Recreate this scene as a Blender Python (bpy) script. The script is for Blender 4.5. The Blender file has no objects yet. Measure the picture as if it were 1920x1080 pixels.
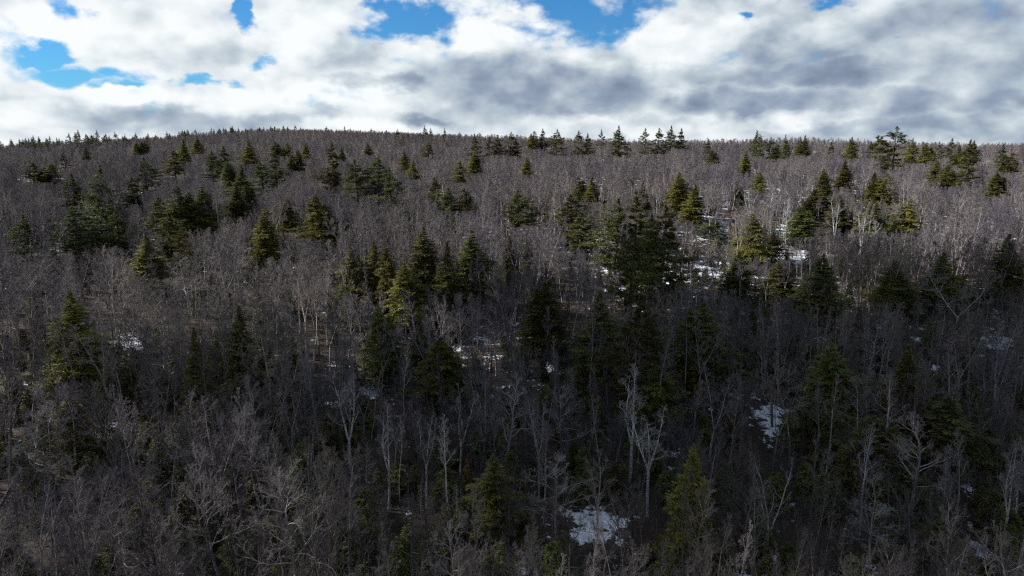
import bpy, math, random
import numpy as np

PI = math.pi
R = math.radians
scene = bpy.context.scene

# ------------------------------------------------------------------ camera
FPX, CX, CY = 1371.0, 960.0, 540.0        # focal length and centre, in photograph pixels
PITCH = 11.1
CAMZ = 60.0
cam = bpy.data.cameras.new('camera')
cam.sensor_width = 36.0
cam.lens = 36.0 * FPX / 1920.0
cam.clip_start = 0.5
cam.clip_end = 20000.0
cam_o = bpy.data.objects.new('camera', cam)
scene.collection.objects.link(cam_o)
cam_o.location = (0, 0, CAMZ)
cam_o.rotation_euler = (R(90 - PITCH), 0, 0)
scene.camera = cam_o

# ------------------------------------------------------------------ sun, sky, exposure
SUN_AZ, SUN_EL = -82.0, 33.0               # azimuth from the view direction (+ right), elevation
SUN_STRENGTH = 5.0
SKY_STRENGTH = 0.05
sun = bpy.data.lights.new('sun', 'SUN')
sun.energy = SUN_STRENGTH
sun.angle = R(0.53)
sun.color = (1.0, 0.965, 0.94)
sun_o = bpy.data.objects.new('sun', sun)
scene.collection.objects.link(sun_o)
SDIR = np.array([math.sin(R(SUN_AZ)) * math.cos(R(SUN_EL)), math.cos(R(SUN_AZ)) * math.cos(R(SUN_EL)), math.sin(R(SUN_EL))])
sun_o.rotation_euler = (R(90 - SUN_EL), 0, R(180 - SUN_AZ))
sun_o.location = (-300, 60, 300)

vs = scene.view_settings
vs.view_transform = 'Standard'
vs.look = 'None'
vs.exposure = 1.25
vs.gamma = 1.0
vs.use_curve_mapping = False
scene.cycles.max_bounces = 4
scene.cycles.diffuse_bounces = 1
scene.cycles.glossy_bounces = 1
scene.cycles.transmission_bounces = 2
scene.cycles.volume_bounces = 1
scene.cycles.use_denoising = False
scene.cycles.caustics_reflective = False
scene.cycles.caustics_refractive = False
scene.cycles.filter_width = 1.3


class NT:
    """A small helper for writing node trees as expressions."""
    def __init__(self, tree):
        self.t = tree

    def n(self, kind, **kw):
        nd = self.t.nodes.new(kind)
        for k, v in kw.items():
            setattr(nd, k, v)
        return nd

    def put(self, sock, v):
        if isinstance(v, bpy.types.NodeSocket):
            self.t.links.new(v, sock)
        else:
            sock.default_value = v

    def m(self, op, a, b=0.0, c=0.0, clamp=False):
        nd = self.n('ShaderNodeMath', operation=op, use_clamp=clamp)
        self.put(nd.inputs[0], a)
        self.put(nd.inputs[1], b)
        self.put(nd.inputs[2], c)
        return nd.outputs[0]

    def vm(self, op, a, b=(0, 0, 0)):
        nd = self.n('ShaderNodeVectorMath', operation=op)
        self.put(nd.inputs[0], a)
        self.put(nd.inputs[1], b)
        return nd.outputs['Value'] if op in ('LENGTH', 'DOT_PRODUCT', 'DISTANCE') else nd.outputs[0]

    def noise(self, vec, scale, detail=4.0, rough=0.55, dist=0.0, color=False):
        nd = self.n('ShaderNodeTexNoise')
        self.put(nd.inputs['Vector'], vec)
        nd.inputs['Scale'].default_value = scale
        nd.inputs['Detail'].default_value = detail
        nd.inputs['Roughness'].default_value = rough
        nd.inputs['Distortion'].default_value = dist
        return nd.outputs['Color'] if color else nd.outputs['Fac']

    def smooth(self, v, lo, hi):
        nd = self.n('ShaderNodeMapRange', interpolation_type='SMOOTHSTEP')
        self.put(nd.inputs['Value'], v)
        nd.inputs['From Min'].default_value = lo
        nd.inputs['From Max'].default_value = hi
        return nd.outputs[0]

    def mix(self, f, a, b, blend='MIX'):
        nd = self.n('ShaderNodeMix', data_type='RGBA', blend_type=blend)
        self.put(nd.inputs[0], f)
        for s, v in ((nd.inputs[6], a), (nd.inputs[7], b)):
            if isinstance(v, tuple) and len(v) == 3:
                v = v + (1.0,)
            self.put(s, v)
        return nd.outputs[2]


def pix_dir(px, py):
    v = np.array([px - CX, FPX, CY - py], float)
    c, s = math.cos(R(PITCH)), math.sin(R(PITCH))
    d = np.array([v[0], v[1] * c + v[2] * s, -v[1] * s + v[2] * c])
    return d / np.linalg.norm(d)


def az_el(px, py):
    d = pix_dir(px, py)
    return math.degrees(math.atan2(d[0], d[1])), math.degrees(math.asin(d[2]))


# the sky: blue air from the Sky Texture, and a deck of broken cumulus in front of it
GAPS = [  # openings of blue in the deck: direction (as photograph pixel), radii in pixels, strength
    (1105, 45, 125, 46, 1.0), (1030, 6, 80, 24, 1.0), (1200, 12, 70, 22, .8), (775, 40, 105, 34, 1.0), (720, 22, 50, 24, .9),
    (452, 22, 17, 34, .95), (135, 12, 34, 26, .9), (150, 140, 86, 20, 1.0), (60, 104, 60, 17, .9),
    (210, 158, 50, 10, .8), (362, 148, 38, 13, .85), (420, 152, 30, 8, .5), (490, 114, 30, 9, .5), (1390, 38, 26, 9, .75),
    (1702, 58, 24, 7, .45), (1545, 2, 70, 9, .7), (1640, 70, 50, 12, .35),
]
DARKS = [  # shaded undersides
    (320, 92, 130, 26, .55), (640, 98, 70, 34, .6), (730, 152, 120, 14, .7), (290, 232, 210, 26, .95), (170, 240, 120, 14, .7), (480, 226, 90, 14, .7),
    (600, 214, 60, 14, .5), (1000, 165, 190, 58, 1.0), (930, 130, 120, 30, .7), (815, 221, 52, 15, .9), (1140, 178, 120, 34, .85),
    (1270, 150, 110, 22, .6), (1540, 138, 190, 28, .95), (1400, 194, 150, 26, .9), (1480, 105, 120, 34, .7), (1800, 236, 190, 24, .85),
    (1700, 196, 170, 26, .7), (1860, 120, 150, 60, .6), (1750, 40, 170, 40, .5), (1470, 22, 140, 24, .6), (1620, 240, 160, 16, .6), (1250, 226, 90, 12, .45),
    (1880, 200, 100, 30, .6), (860, 110, 60, 14, .3),
]
LIGHTS = [  # sunlit heads
    (900, 60, 110, 44, 1.0), (1270, 90, 110, 34, .9), (1130, 105, 80, 20, .8), (600, 175, 160, 22, .9), (250, 180, 130, 18, 1.0),
    (560, 60, 90, 40, .8), (1080, 226, 100, 12, .7), (1480, 218, 120, 10, .5), (1750, 120, 90, 22, .5), (120, 60, 120, 30, .8), (60, 215, 120, 24, 1.0),
    (700, 240, 120, 16, .9), (1890, 222, 60, 14, .6),
]


def build_world():
    w = bpy.data.worlds.new('World')
    scene.world = w
    w.use_nodes = True
    t = w.node_tree
    t.nodes.clear()
    N = NT(t)
    out = N.n('ShaderNodeOutputWorld')
    bg = N.n('ShaderNodeBackground')
    bg.inputs['Strength'].default_value = SKY_STRENGTH
    t.links.new(bg.outputs[0], out.inputs[0])
    sky = N.n('ShaderNodeTexSky', sky_type='NISHITA')
    sky.sun_disc = False
    sky.sun_elevation = R(SUN_EL)
    sky.sun_rotation = R(SUN_AZ)
    sky.altitude = 300
    sky.air_density = 1.0
    sky.dust_density = 0.3
    sky.ozone_density = 2.0
    tc = N.n('ShaderNodeTexCoord')
    d = tc.outputs['Generated']
    sep = N.n('ShaderNodeSeparateXYZ')
    t.links.new(d, sep.inputs[0])
    x, y, z = sep.outputs
    az = N.m('MULTIPLY', N.m('ARCTAN2', x, y), 180 / PI)
    el = N.m('MULTIPLY', N.m('ARCSINE', z), 180 / PI)
    comb = N.n('ShaderNodeCombineXYZ')
    # flattened direction: cloud rolls look wide near the horizon
    N.put(comb.inputs[0], x)
    N.put(comb.inputs[1], y)
    N.put(comb.inputs[2], N.m('MULTIPLY', z, 1.6))
    P = comb.outputs[0]
    wc = N.vm('SUBTRACT', N.noise(P, 7.0, 5.0, 0.52, color=True), (0.5, 0.5, 0.5))
    wsep = N.n('ShaderNodeSeparateXYZ')
    t.links.new(wc, wsep.inputs[0])
    wf = N.vm('SUBTRACT', N.noise(P, 24.0, 5.0, 0.55, color=True), (0.5, 0.5, 0.5))
    wsep2 = N.n('ShaderNodeSeparateXYZ')
    t.links.new(wf, wsep2.inputs[0])
    wa = N.m('MULTIPLY_ADD', wsep2.outputs[0], 3.4, N.m('MULTIPLY_ADD', wsep.outputs[0], 5.5, az))
    we = N.m('MULTIPLY_ADD', wsep2.outputs[1], 2.2, N.m('MULTIPLY_ADD', wsep.outputs[1], 2.6, el))
    comb2 = N.n('ShaderNodeCombineXYZ')
    N.put(comb2.inputs[0], wa)
    N.put(comb2.inputs[1], we)
    Q = comb2.outputs[0]

    def field(blobs, inner, outer):
        acc = None
        for (px, py, rx, ry, s) in blobs:
            a, e = az_el(px, py)
            q = N.vm('MULTIPLY', N.vm('SUBTRACT', Q, (a, e, 0)), (FPX / rx * R(1), FPX / ry * R(1), 0))
            r = N.vm('LENGTH', q)
            mr = N.n('ShaderNodeMapRange', interpolation_type='SMOOTHSTEP')
            N.put(mr.inputs['Value'], r)
            for nm, v in (('From Min', inner), ('From Max', outer), ('To Min', s), ('To Max', 0.0)):
                mr.inputs[nm].default_value = v
            g = mr.outputs[0]
            acc = g if acc is None else N.m('MAXIMUM', acc, g)
        return acc

    gap = field(GAPS, 0.0, 1.62)
    dark = field(DARKS, 0.25, 1.5)
    lite = field(LIGHTS, 0.3, 1.5)
    puff = N.noise(P, 15.0, 8.0, 0.58)
    puff2 = N.noise(N.vm('ADD', P, (-0.012, 0.0, 0.034)), 15.0, 4.0, 0.5)
    broad = N.noise(P, 5.0, 4.0, 0.5)
    billow = N.n('ShaderNodeTexVoronoi', feature='SMOOTH_F1')
    N.put(billow.inputs['Vector'], N.vm('ADD', P, N.vm('MULTIPLY', wc, (0.12, 0.12, 0.12))))
    billow.inputs['Scale'].default_value = 14.0
    billow.inputs['Detail'].default_value = 2.0
    billow.inputs['Roughness'].default_value = 0.5
    billow.inputs['Smoothness'].default_value = 0.35
    bil = billow.outputs['Distance']
    # openings: those named above, and the deck's own gaps, which grow wider overhead
    own = N.smooth(N.m('ADD', broad, N.m('MULTIPLY', N.smooth(el, 10.0, 40.0), 0.16)), 0.74, 0.88)
    edge = N.m('ADD', N.m('MULTIPLY', N.m('SUBTRACT', puff, 0.5), 1.6), N.m('MULTIPLY', N.m('SUBTRACT', bil, 0.42), 0.55))
    opening = N.smooth(N.m('ADD', N.m('MAXIMUM', gap, own), edge), 0.44, 0.98)
    # shade of the cloud: undersides dark, heads bright, brighter towards the sun
    tosun = N.vm('DOT_PRODUCT', d, tuple(float(v) for v in SDIR))
    relief = N.m('MULTIPLY', N.m('SUBTRACT', puff2, N.noise(P, 15.0, 4.0, 0.5)), 1.1)
    sh = N.m('ADD', N.m('MULTIPLY', dark, 0.52), N.m('MULTIPLY', lite, -0.30))
    sh = N.m('ADD', sh, N.m('MULTIPLY', N.m('SUBTRACT', broad, 0.5), 0.35))
    sh = N.m('ADD', sh, N.m('MULTIPLY', N.m('SUBTRACT', puff, 0.5), 0.5))
    sh = N.m('ADD', sh, N.m('MULTIPLY', N.m('SUBTRACT', bil, 0.42), 0.28))
    sh = N.m('ADD', sh, relief)
    sh = N.m('ADD', sh, N.m('MULTIPLY', tosun, -0.24))
    sh = N.m('ADD', sh, N.m('MULTIPLY', N.smooth(el, 10.0, 36.0), 0.72))
    sh = N.m('ADD', sh, 0.15, clamp=True)
    ramp = N.n('ShaderNodeValToRGB')
    t.links.new(sh, ramp.inputs[0])
    cr = ramp.color_ramp
    cr.elements[0].position = 0.0
    cr.elements[0].color = (8.06, 8.32, 8.40, 1)
    cr.elements[1].position = 1.0
    cr.elements[1].color = (1.68, 2.18, 3.02, 1)
    for p, c in ((0.20, (6.89, 7.39, 7.64, 1)), (0.5, (4.37, 5.04, 5.63, 1)), (0.78, (2.52, 3.11, 4.03, 1))):
        e = cr.elements.new(p)
        e.color = c
    # clear air, a deep winter blue
    air = N.mix(1.0, sky.outputs[0], (0.25, 0.64, 1.0), 'MULTIPLY')
    col = N.mix(opening, ramp.outputs[0], air)
    # below the horizon: plain dull ground light
    col = N.mix(N.smooth(el, -1.0, -4.0), col, (0.6, 0.6, 0.6))
    t.links.new(col, bg.inputs['Color'])
    w.cycles.sampling_method = 'MANUAL'
    w.cycles.sample_map_resolution = 512


build_world()

# ------------------------------------------------------------------ terrain
_py = np.array([-400, 0, 70, 115, 160, 230, 300, 400, 600, 760, 900, 1300, 2200, 5000, 9000], float)
_pz = np.array([-52, -50, -46.5, -41, -34.5, -24.5, -19.5, -14.8, -9.8, -17, -32, -62, -130, -260, -420], float)
_fy = np.arange(-400, 9000, 5.0)
_fz = np.interp(_fy, _py, _pz)
_k = np.hanning(19)
_k /= _k.sum()
_fz = np.convolve(np.pad(_fz, 9, mode='edge'), _k, mode='valid')


def ground_z(x, y):
    x = np.asarray(x, float)
    y = np.asarray(y, float)
    g = np.interp(y, _fy, _fz)
    # the farther hill behind, left of the middle
    e = ((x + 250) / 400) ** 2 + ((y - 1150) / 380) ** 2
    g = g + 55 * np.exp(-e) * np.clip((y - 300) / 300, 0, 1)
    g = g - 13.0 * np.exp(-((x + 470) / 190) ** 2 - ((y - 700) / 300) ** 2)
    g = g + 8 * np.exp(-((x + 440) / 170) ** 2 - ((y - 900) / 240) ** 2)
    # rolls of the slope
    g = g + 1.6 * np.sin(x / 47 + 0.6 * np.sin(y / 60)) * np.cos(y / 71 + 1.1) + 0.7 * np.sin(x / 19 + y / 23) + 0.25 * np.sin(x / 6.1 - y / 7.3)
    return g + CAMZ


def hit_ground(px, py, h=0.0, far=1500.0):
    """The point of the slope, raised by h, that is seen at this pixel of the photograph."""
    d = pix_dir(px, py)
    ts = np.arange(40.0, far, 0.5)
    zz = CAMZ + d[2] * ts
    gg = ground_z(d[0] * ts, d[1] * ts) + h
    i = np.nonzero(zz <= gg)[0]
    if len(i) == 0:
        return None
    t = ts[i[0]]
    return d[0] * t, d[1] * t


def project(x, y, z):
    c, s = math.cos(R(PITCH)), math.sin(R(PITCH))
    dz = z - CAMZ
    f = y * c - dz * s
    u = y * s + dz * c
    return CX + FPX * x / f, CY - FPX * u / f, f


SNOW = [  # clear snow seen between the trees: pixel, radii in pixels
    (1112, 985, 76, 52), (1455, 790, 52, 40), (1320, 425, 60, 34), (1480, 432, 40, 14), (1495, 480, 60, 24),
    (690, 735, 42, 18), (1745, 640, 34, 16), (1860, 640, 44, 20), (240, 645, 60, 20), (200, 800, 26, 10), (1340, 500, 60, 30), (1030, 690, 18, 10),
    (1150, 470, 24, 24), (20, 730, 30, 16), (1745, 692, 24, 14), (1400, 745, 40, 14), (520, 735, 26, 10), (1180, 545, 60, 16), (1530, 860, 40, 10),
    (1880, 1040, 50, 20), (1690, 405, 30, 8), (1900, 480, 20, 10),
]
SNOW_AT = []
for (px, py, rx, ry) in SNOW:
    p = hit_ground(px, py)
    if p is None:
        continue
    dist = math.hypot(*p)
    SNOW_AT.append((p[0], p[1], rx * dist / FPX, 0.5 * abs(math.hypot(*hit_ground(px, py - ry)) - math.hypot(*hit_ground(px, py + ry)))))


def new_mat(name):
    m = bpy.data.materials.new(name)
    m.use_nodes = True
    t = m.node_tree
    t.nodes.clear()
    N = NT(t)
    out = N.n('ShaderNodeOutputMaterial')
    b = N.n('ShaderNodeBsdfPrincipled')
    t.links.new(b.outputs[0], out.inputs[0])
    b.inputs['Specular IOR Level'].default_value = 0.25
    return m, N, b, out


def mat_ground():
    m, N, b, out = new_mat('forest_floor')
    tc = N.n('ShaderNodeTexCoord').outputs['Object']
    at = N.n('ShaderNodeAttribute', attribute_name='snow')
    fine = N.noise(tc, 0.35, 6, 0.65)
    fine2 = N.noise(tc, 2.2, 6, 0.65)
    s = N.m('ADD', at.outputs['Fac'], N.m('MULTIPLY', N.m('SUBTRACT', fine, 0.5), 2.1))
    s = N.m('ADD', s, N.m('MULTIPLY', N.m('SUBTRACT', fine2, 0.5), 0.9))
    snow = N.smooth(s, 0.52, 0.62)
    leaf = N.n('ShaderNodeValToRGB')
    N.t.links.new(N.noise(tc, 5.0, 6, 0.7), leaf.inputs[0])
    leaf.color_ramp.elements[0].position = 0.30
    leaf.color_ramp.elements[0].color = (0.022, 0.016, 0.012, 1)
    leaf.color_ramp.elements[1].position = 0.72
    leaf.color_ramp.elements[1].color = (0.105, 0.069, 0.044, 1)
    e = leaf.color_ramp.elements.new(0.5)
    e.color = (0.034, 0.025, 0.018, 1)
    sn = N.mix(N.noise(tc, 0.8, 5, 0.6), (0.62, 0.66, 0.74), (0.82, 0.84, 0.86))
    col = N.mix(snow, leaf.outputs[0], sn)
    N.t.links.new(col, b.inputs['Base Color'])
    b.inputs['Roughness'].default_value = 0.85
    bump = N.n('ShaderNodeBump')
    bump.inputs['Strength'].default_value = 0.6
    bump.inputs['Distance'].default_value = 0.25
    N.t.links.new(N.m('ADD', fine2, N.m('MULTIPLY', snow, 0.4)), bump.inputs['Height'])
    N.t.links.new(bump.outputs[0], b.inputs['Normal'])
    return m


def mat_bark(name, dark, light, rnd=0.35, scale=7.0, rough=0.9, patches=False):
    m, N, b, out = new_mat(name)
    tc = N.n('ShaderNodeTexCoord').outputs['Object']
    oi = N.n('ShaderNodeObjectInfo')
    st = N.vm('MULTIPLY', tc, (1, 1, 0.35))
    f = N.noise(st, scale, 5, 0.65)
    f = N.smooth(f, 0.3, 0.7)
    col = N.mix(f, dark, light)
    if patches:
        # stands of different kinds: reddish, tan and bluish grey
        pn = N.noise(oi.outputs['Location'], 0.022, 3, 0.6)
        tone = N.n('ShaderNodeValToRGB')
        N.t.links.new(N.m('ADD', pn, N.m('MULTIPLY', N.m('SUBTRACT', oi.outputs['Random'], 0.5), 0.25)), tone.inputs[0])
        tone.color_ramp.elements[0].position = 0.34
        tone.color_ramp.elements[0].color = (0.80, 0.76, 0.90, 1)
        tone.color_ramp.elements[1].position = 0.66
        tone.color_ramp.elements[1].color = (1.22, 1.12, 1.0, 1)
        e = tone.color_ramp.elements.new(0.5)
        e.color = (1.0, 0.93, 0.92, 1)
        col = N.mix(1.0, col, tone.outputs[0], 'MULTIPLY')
    v = N.m('MULTIPLY_ADD', oi.outputs['Random'], 2 * rnd, 1 - rnd)
    sc = N.n('ShaderNodeVectorMath', operation='SCALE')
    N.t.links.new(col, sc.inputs[0])
    N.t.links.new(v, sc.inputs['Scale'])
    col = N.mix(1.0, sc.outputs[0], oi.outputs['Color'], 'MULTIPLY')
    N.t.links.new(col, b.inputs['Base Color'])
    b.inputs['Roughness'].default_value = rough
    return m


def mat_birch():
    m, N, b, out = new_mat('birch_bark')
    tc = N.n('ShaderNodeTexCoord').outputs['Object']
    st = N.vm('MULTIPLY', tc, (1, 1, 5.0))
    f = N.smooth(N.noise(st, 2.6, 5, 0.65), 0.50, 0.60)
    g = N.noise(tc, 1.3, 4, 0.6)
    col = N.mix(g, (0.36, 0.35, 0.34), (0.62, 0.61, 0.59))
    col = N.mix(f, col, (0.07, 0.06, 0.055))
    oi = N.n('ShaderNodeObjectInfo')
    col = N.mix(1.0, col, oi.outputs['Color'], 'MULTIPLY')
    N.t.links.new(col, b.inputs['Base Color'])
    b.inputs['Roughness'].default_value = 0.7
    return m


def mat_needles(name, dark, light, trans=0.25):
    m, N, b, out = new_mat(name)
    tc = N.n('ShaderNodeTexCoord').outputs['Object']
    oi = N.n('ShaderNodeObjectInfo')
    f = N.smooth(N.noise(tc, 1.1, 5, 0.7), 0.3, 0.7)
    col = N.mix(f, dark, light)
    hs = N.n('ShaderNodeHueSaturation')
    N.t.links.new(col, hs.inputs['Color'])
    N.put(hs.inputs['Hue'], N.m('MULTIPLY_ADD', oi.outputs['Random'], 0.05, 0.475))
    N.put(hs.inputs['Value'], N.m('MULTIPLY_ADD', oi.outputs['Random'], 0.7, 0.65))
    col = N.mix(1.0, hs.outputs[0], oi.outputs['Color'], 'MULTIPLY')
    N.t.links.new(col, b.inputs['Base Color'])
    b.inputs['Roughness'].default_value = 0.6
    tr = N.n('ShaderNodeBsdfTranslucent')
    N.t.links.new(col, tr.inputs['Color'])
    ms = N.n('ShaderNodeMixShader')
    ms.inputs[0].default_value = trans
    N.t.links.new(b.outputs[0], ms.inputs[1])
    N.t.links.new(tr.outputs[0], ms.inputs[2])
    N.t.links.new(ms.outputs[0], out.inputs[0])
    return m


M = {
    'ground': mat_ground(),
    'bark': mat_bark('grey_bark', (0.075, 0.072, 0.073), (0.27, 0.262, 0.264), patches=True),
    'twig': mat_bark('twig_bark', (0.079, 0.0745, 0.078), (0.170, 0.161, 0.167), scale=0.6, patches=True),
    'pale': mat_bark('pale_beech_bark', (0.22, 0.21, 0.20), (0.46, 0.445, 0.43), 0.2, 2.0),
    'paletwig': mat_bark('pale_twig_bark', (0.16, 0.150, 0.150), (0.31, 0.298, 0.295), 0.2, 0.8),
    'birch': mat_birch(),
    'cbark': mat_bark('conifer_bark', (0.035, 0.028, 0.023), (0.10, 0.082, 0.070)),
    'hemlock': mat_needles('hemlock_needles', (0.052, 0.058, 0.016), (0.160, 0.162, 0.045)),
    'pine': mat_needles('pine_needles', (0.046, 0.052, 0.018), (0.142, 0.148, 0.050)),
    'brown': mat_needles('brown_leaves', (0.16, 0.075, 0.035), (0.30, 0.15, 0.075)),
}


def tag(o, label=None, cat=None, group=None, kind=None):
    if label:
        o['label'] = label
    if cat:
        o['category'] = cat
    if group:
        o['group'] = group
    if kind:
        o['kind'] = kind
    return o


def mesh_np(name, verts, faces, mats, midx=None, smooth=True):
    """A mesh from arrays; faces is a list of (K, n) index arrays."""
    me = bpy.data.meshes.new(name)
    loops = np.concatenate([f.ravel() for f in faces]).astype(np.int32)
    sizes = np.concatenate([np.full(len(f), f.shape[1]) for f in faces]).astype(np.int32)
    starts = np.concatenate([[0], np.cumsum(sizes)[:-1]]).astype(np.int32)
    me.vertices.add(len(verts))
    me.vertices.foreach_set('co', np.ascontiguousarray(verts, np.float32).ravel())
    me.loops.add(len(loops))
    me.loops.foreach_set('vertex_index', loops)
    me.polygons.add(len(sizes))
    me.polygons.foreach_set('loop_start', starts)
    me.polygons.foreach_set('loop_total', sizes)
    me.polygons.foreach_set('use_smooth', np.full(len(sizes), smooth))
    for mt in mats:
        me.materials.append(mt)
    if midx is not None:
        me.polygons.foreach_set('material_index', np.asarray(midx, np.int32))
    me.update(calc_edges=True)
    return me


def build_ground():
    def axis(lo, hi, step0, grow, start):
        v = [start]
        s = step0
        while v[-1] < hi:
            v.append(v[-1] + s)
            s = min(s * grow, 400)
        w = [start]
        s = step0
        while w[-1] > lo:
            w.append(w[-1] - s)
            s = min(s * grow, 400)
        return np.array(sorted(set(w + v)))
    xs = axis(-3000, 3000, 1.6, 1.018, 0)
    ys = axis(-300, 3600, 1.5, 1.012, 70)
    X, Y = np.meshgrid(xs, ys)
    Z = ground_z(X, Y)
    nx, ny = len(xs), len(ys)
    V = np.stack([X.ravel(), Y.ravel(), Z.ravel()], 1)
    i = np.arange(nx * ny).reshape(ny, nx)
    F = np.stack([i[:-1, :-1].ravel(), i[:-1, 1:].ravel(), i[1:, 1:].ravel(), i[1:, :-1].ravel()], 1)
    me = mesh_np('ground', V, [F], [M['ground']])
    s = np.full(X.shape, 0.22)
    s += 0.16 * np.sin(X / 23 + 1.3 * np.sin(Y / 31)) * np.sin(Y / 27 + 0.8 * np.sin(X / 41))
    s += np.where(X > 20, 0.09, 0.0)
    for (x, y, a, b) in SNOW_AT:
        az = math.atan2(x, y)
        dx, dy = X - x, Y - y
        u = dx * math.cos(az) - dy * math.sin(az)
        v = dx * math.sin(az) + dy * math.cos(az)
        s = np.maximum(s, 0.78 * np.exp(-0.8 * ((u / a) ** 2 + (v / b) ** 2)))
    at = me.attributes.new('snow', 'FLOAT', 'POINT')
    at.data.foreach_set('value', s.ravel().astype(np.float32))
    o = bpy.data.objects.new('ground', me)
    scene.collection.objects.link(o)
    tag(o, 'hillside ground of brown leaf litter with patches of melting snow', None, None, 'structure')


build_ground()


# ------------------------------------------------------------------ unseen clouds set between the sun and the slope
def build_cloud(shade_at, radii, height, density, seed, label):
    """A cumulus above and to the left of the frame; its shade falls round the ground point shade_at."""
    from mathutils import noise, Vector
    import bmesh
    gx, gy = shade_at
    gz = float(ground_z(gx, gy)) + 8
    t = (CAMZ + height - gz) / SDIR[2]
    c = (gx + SDIR[0] * t, gy + SDIR[1] * t, gz + SDIR[2] * t)
    bm = bmesh.new()
    bmesh.ops.create_icosphere(bm, subdivisions=5, radius=1.0)
    for v in bm.verts:
        d = v.co.normalized()
        n = noise.fractal(d * 2.2 + Vector((seed * 3.1, 0, 0)), 1.0, 2.1, 5)
        r = 1.0 + 0.42 * n
        z = d.z * r
        if z < 0:
            z *= 0.35
        v.co = (d.x * r * radii[0], d.y * r * radii[1], z * radii[2])
    me = bpy.data.meshes.new('cloud')
    bm.to_mesh(me)
    bm.free()
    m = bpy.data.materials.new('cloud_vapour')
    m.use_nodes = True
    m.node_tree.nodes.clear()
    N = NT(m.node_tree)
    out = N.n('ShaderNodeOutputMaterial')
    v = N.n('ShaderNodeVolumePrincipled')
    v.inputs['Color'].default_value = (1, 1, 1, 1)
    v.inputs['Density'].default_value = density
    v.inputs['Anisotropy'].default_value = 0.5
    m.node_tree.links.new(v.outputs[0], out.inputs['Volume'])
    me.materials.append(m)
    o = bpy.data.objects.new('cloud', me)
    scene.collection.objects.link(o)
    o.location = c
    tag(o, label, None, None, 'structure')


build_cloud((112, 106), (150, 55, 60), 520, 0.12, 1, 'dense cumulus cloud overhead that shades the right of the slope')
build_cloud((-150, 260), (120, 150, 40), 600, 0.004, 2, 'unseen thin cloud added to dim the left slope')  # out of view, added to lower the brightness of the left slope
build_cloud((30, 46), (180, 52, 34), 680, 0.015, 3, 'unseen thin cloud added to dim the foreground')  # out-of-view cloud, added to take some sun off the foreground


# ------------------------------------------------------------------ tree shapes
def unit(v):
    return v / (np.linalg.norm(v) + 1e-12)


def tubes(segs, k):
    """segs: (N, 8) rows of p0, p1, r0, r1 -> vertices and quads of k-sided tubes."""
    S = np.asarray(segs, float)
    p0, p1, r0, r1 = S[:, :3], S[:, 3:6], S[:, 6:7], S[:, 7:8]
    d = p1 - p0
    d /= (np.linalg.norm(d, axis=1, keepdims=True) + 1e-9)
    ref = np.where(np.abs(d[:, 2:3]) < 0.9, np.array([[0, 0, 1.0]]), np.array([[1.0, 0, 0]]))
    a = np.cross(d, ref)
    a /= (np.linalg.norm(a, axis=1, keepdims=True) + 1e-9)
    b = np.cross(d, a)
    n = len(S)
    V = np.zeros((n, 2 * k, 3))
    for j in range(k):
        t = 2 * PI * j / k
        o = a * math.cos(t) + b * math.sin(t)
        V[:, j] = p0 + o * r0
        V[:, k + j] = p1 + o * r1
    base = (np.arange(n) * 2 * k)[:, None]
    F = []
    for j in range(k):
        j2 = (j + 1) % k
        F.append(np.concatenate([base + j, base + j2, base + k + j2, base + k + j], 1))
    return V.reshape(-1, 3), np.concatenate(F)


def rot_about(v, axis, ang):
    c, s = math.cos(ang), math.sin(ang)
    return v * c + np.cross(axis, v) * s + axis * np.dot(axis, v) * (1 - c)


def away(rng, d, ang, az=None):
    """A direction at the given angle from d."""
    ref = np.array([0, 0, 1.0]) if abs(d[2]) < 0.95 else np.array([1.0, 0, 0])
    a = unit(np.cross(d, ref))
    if az is None:
        az = rng.uniform(0, 2 * PI)
    a = rot_about(a, d, az)
    return unit(d * math.cos(ang) + a * math.sin(ang))


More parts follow.
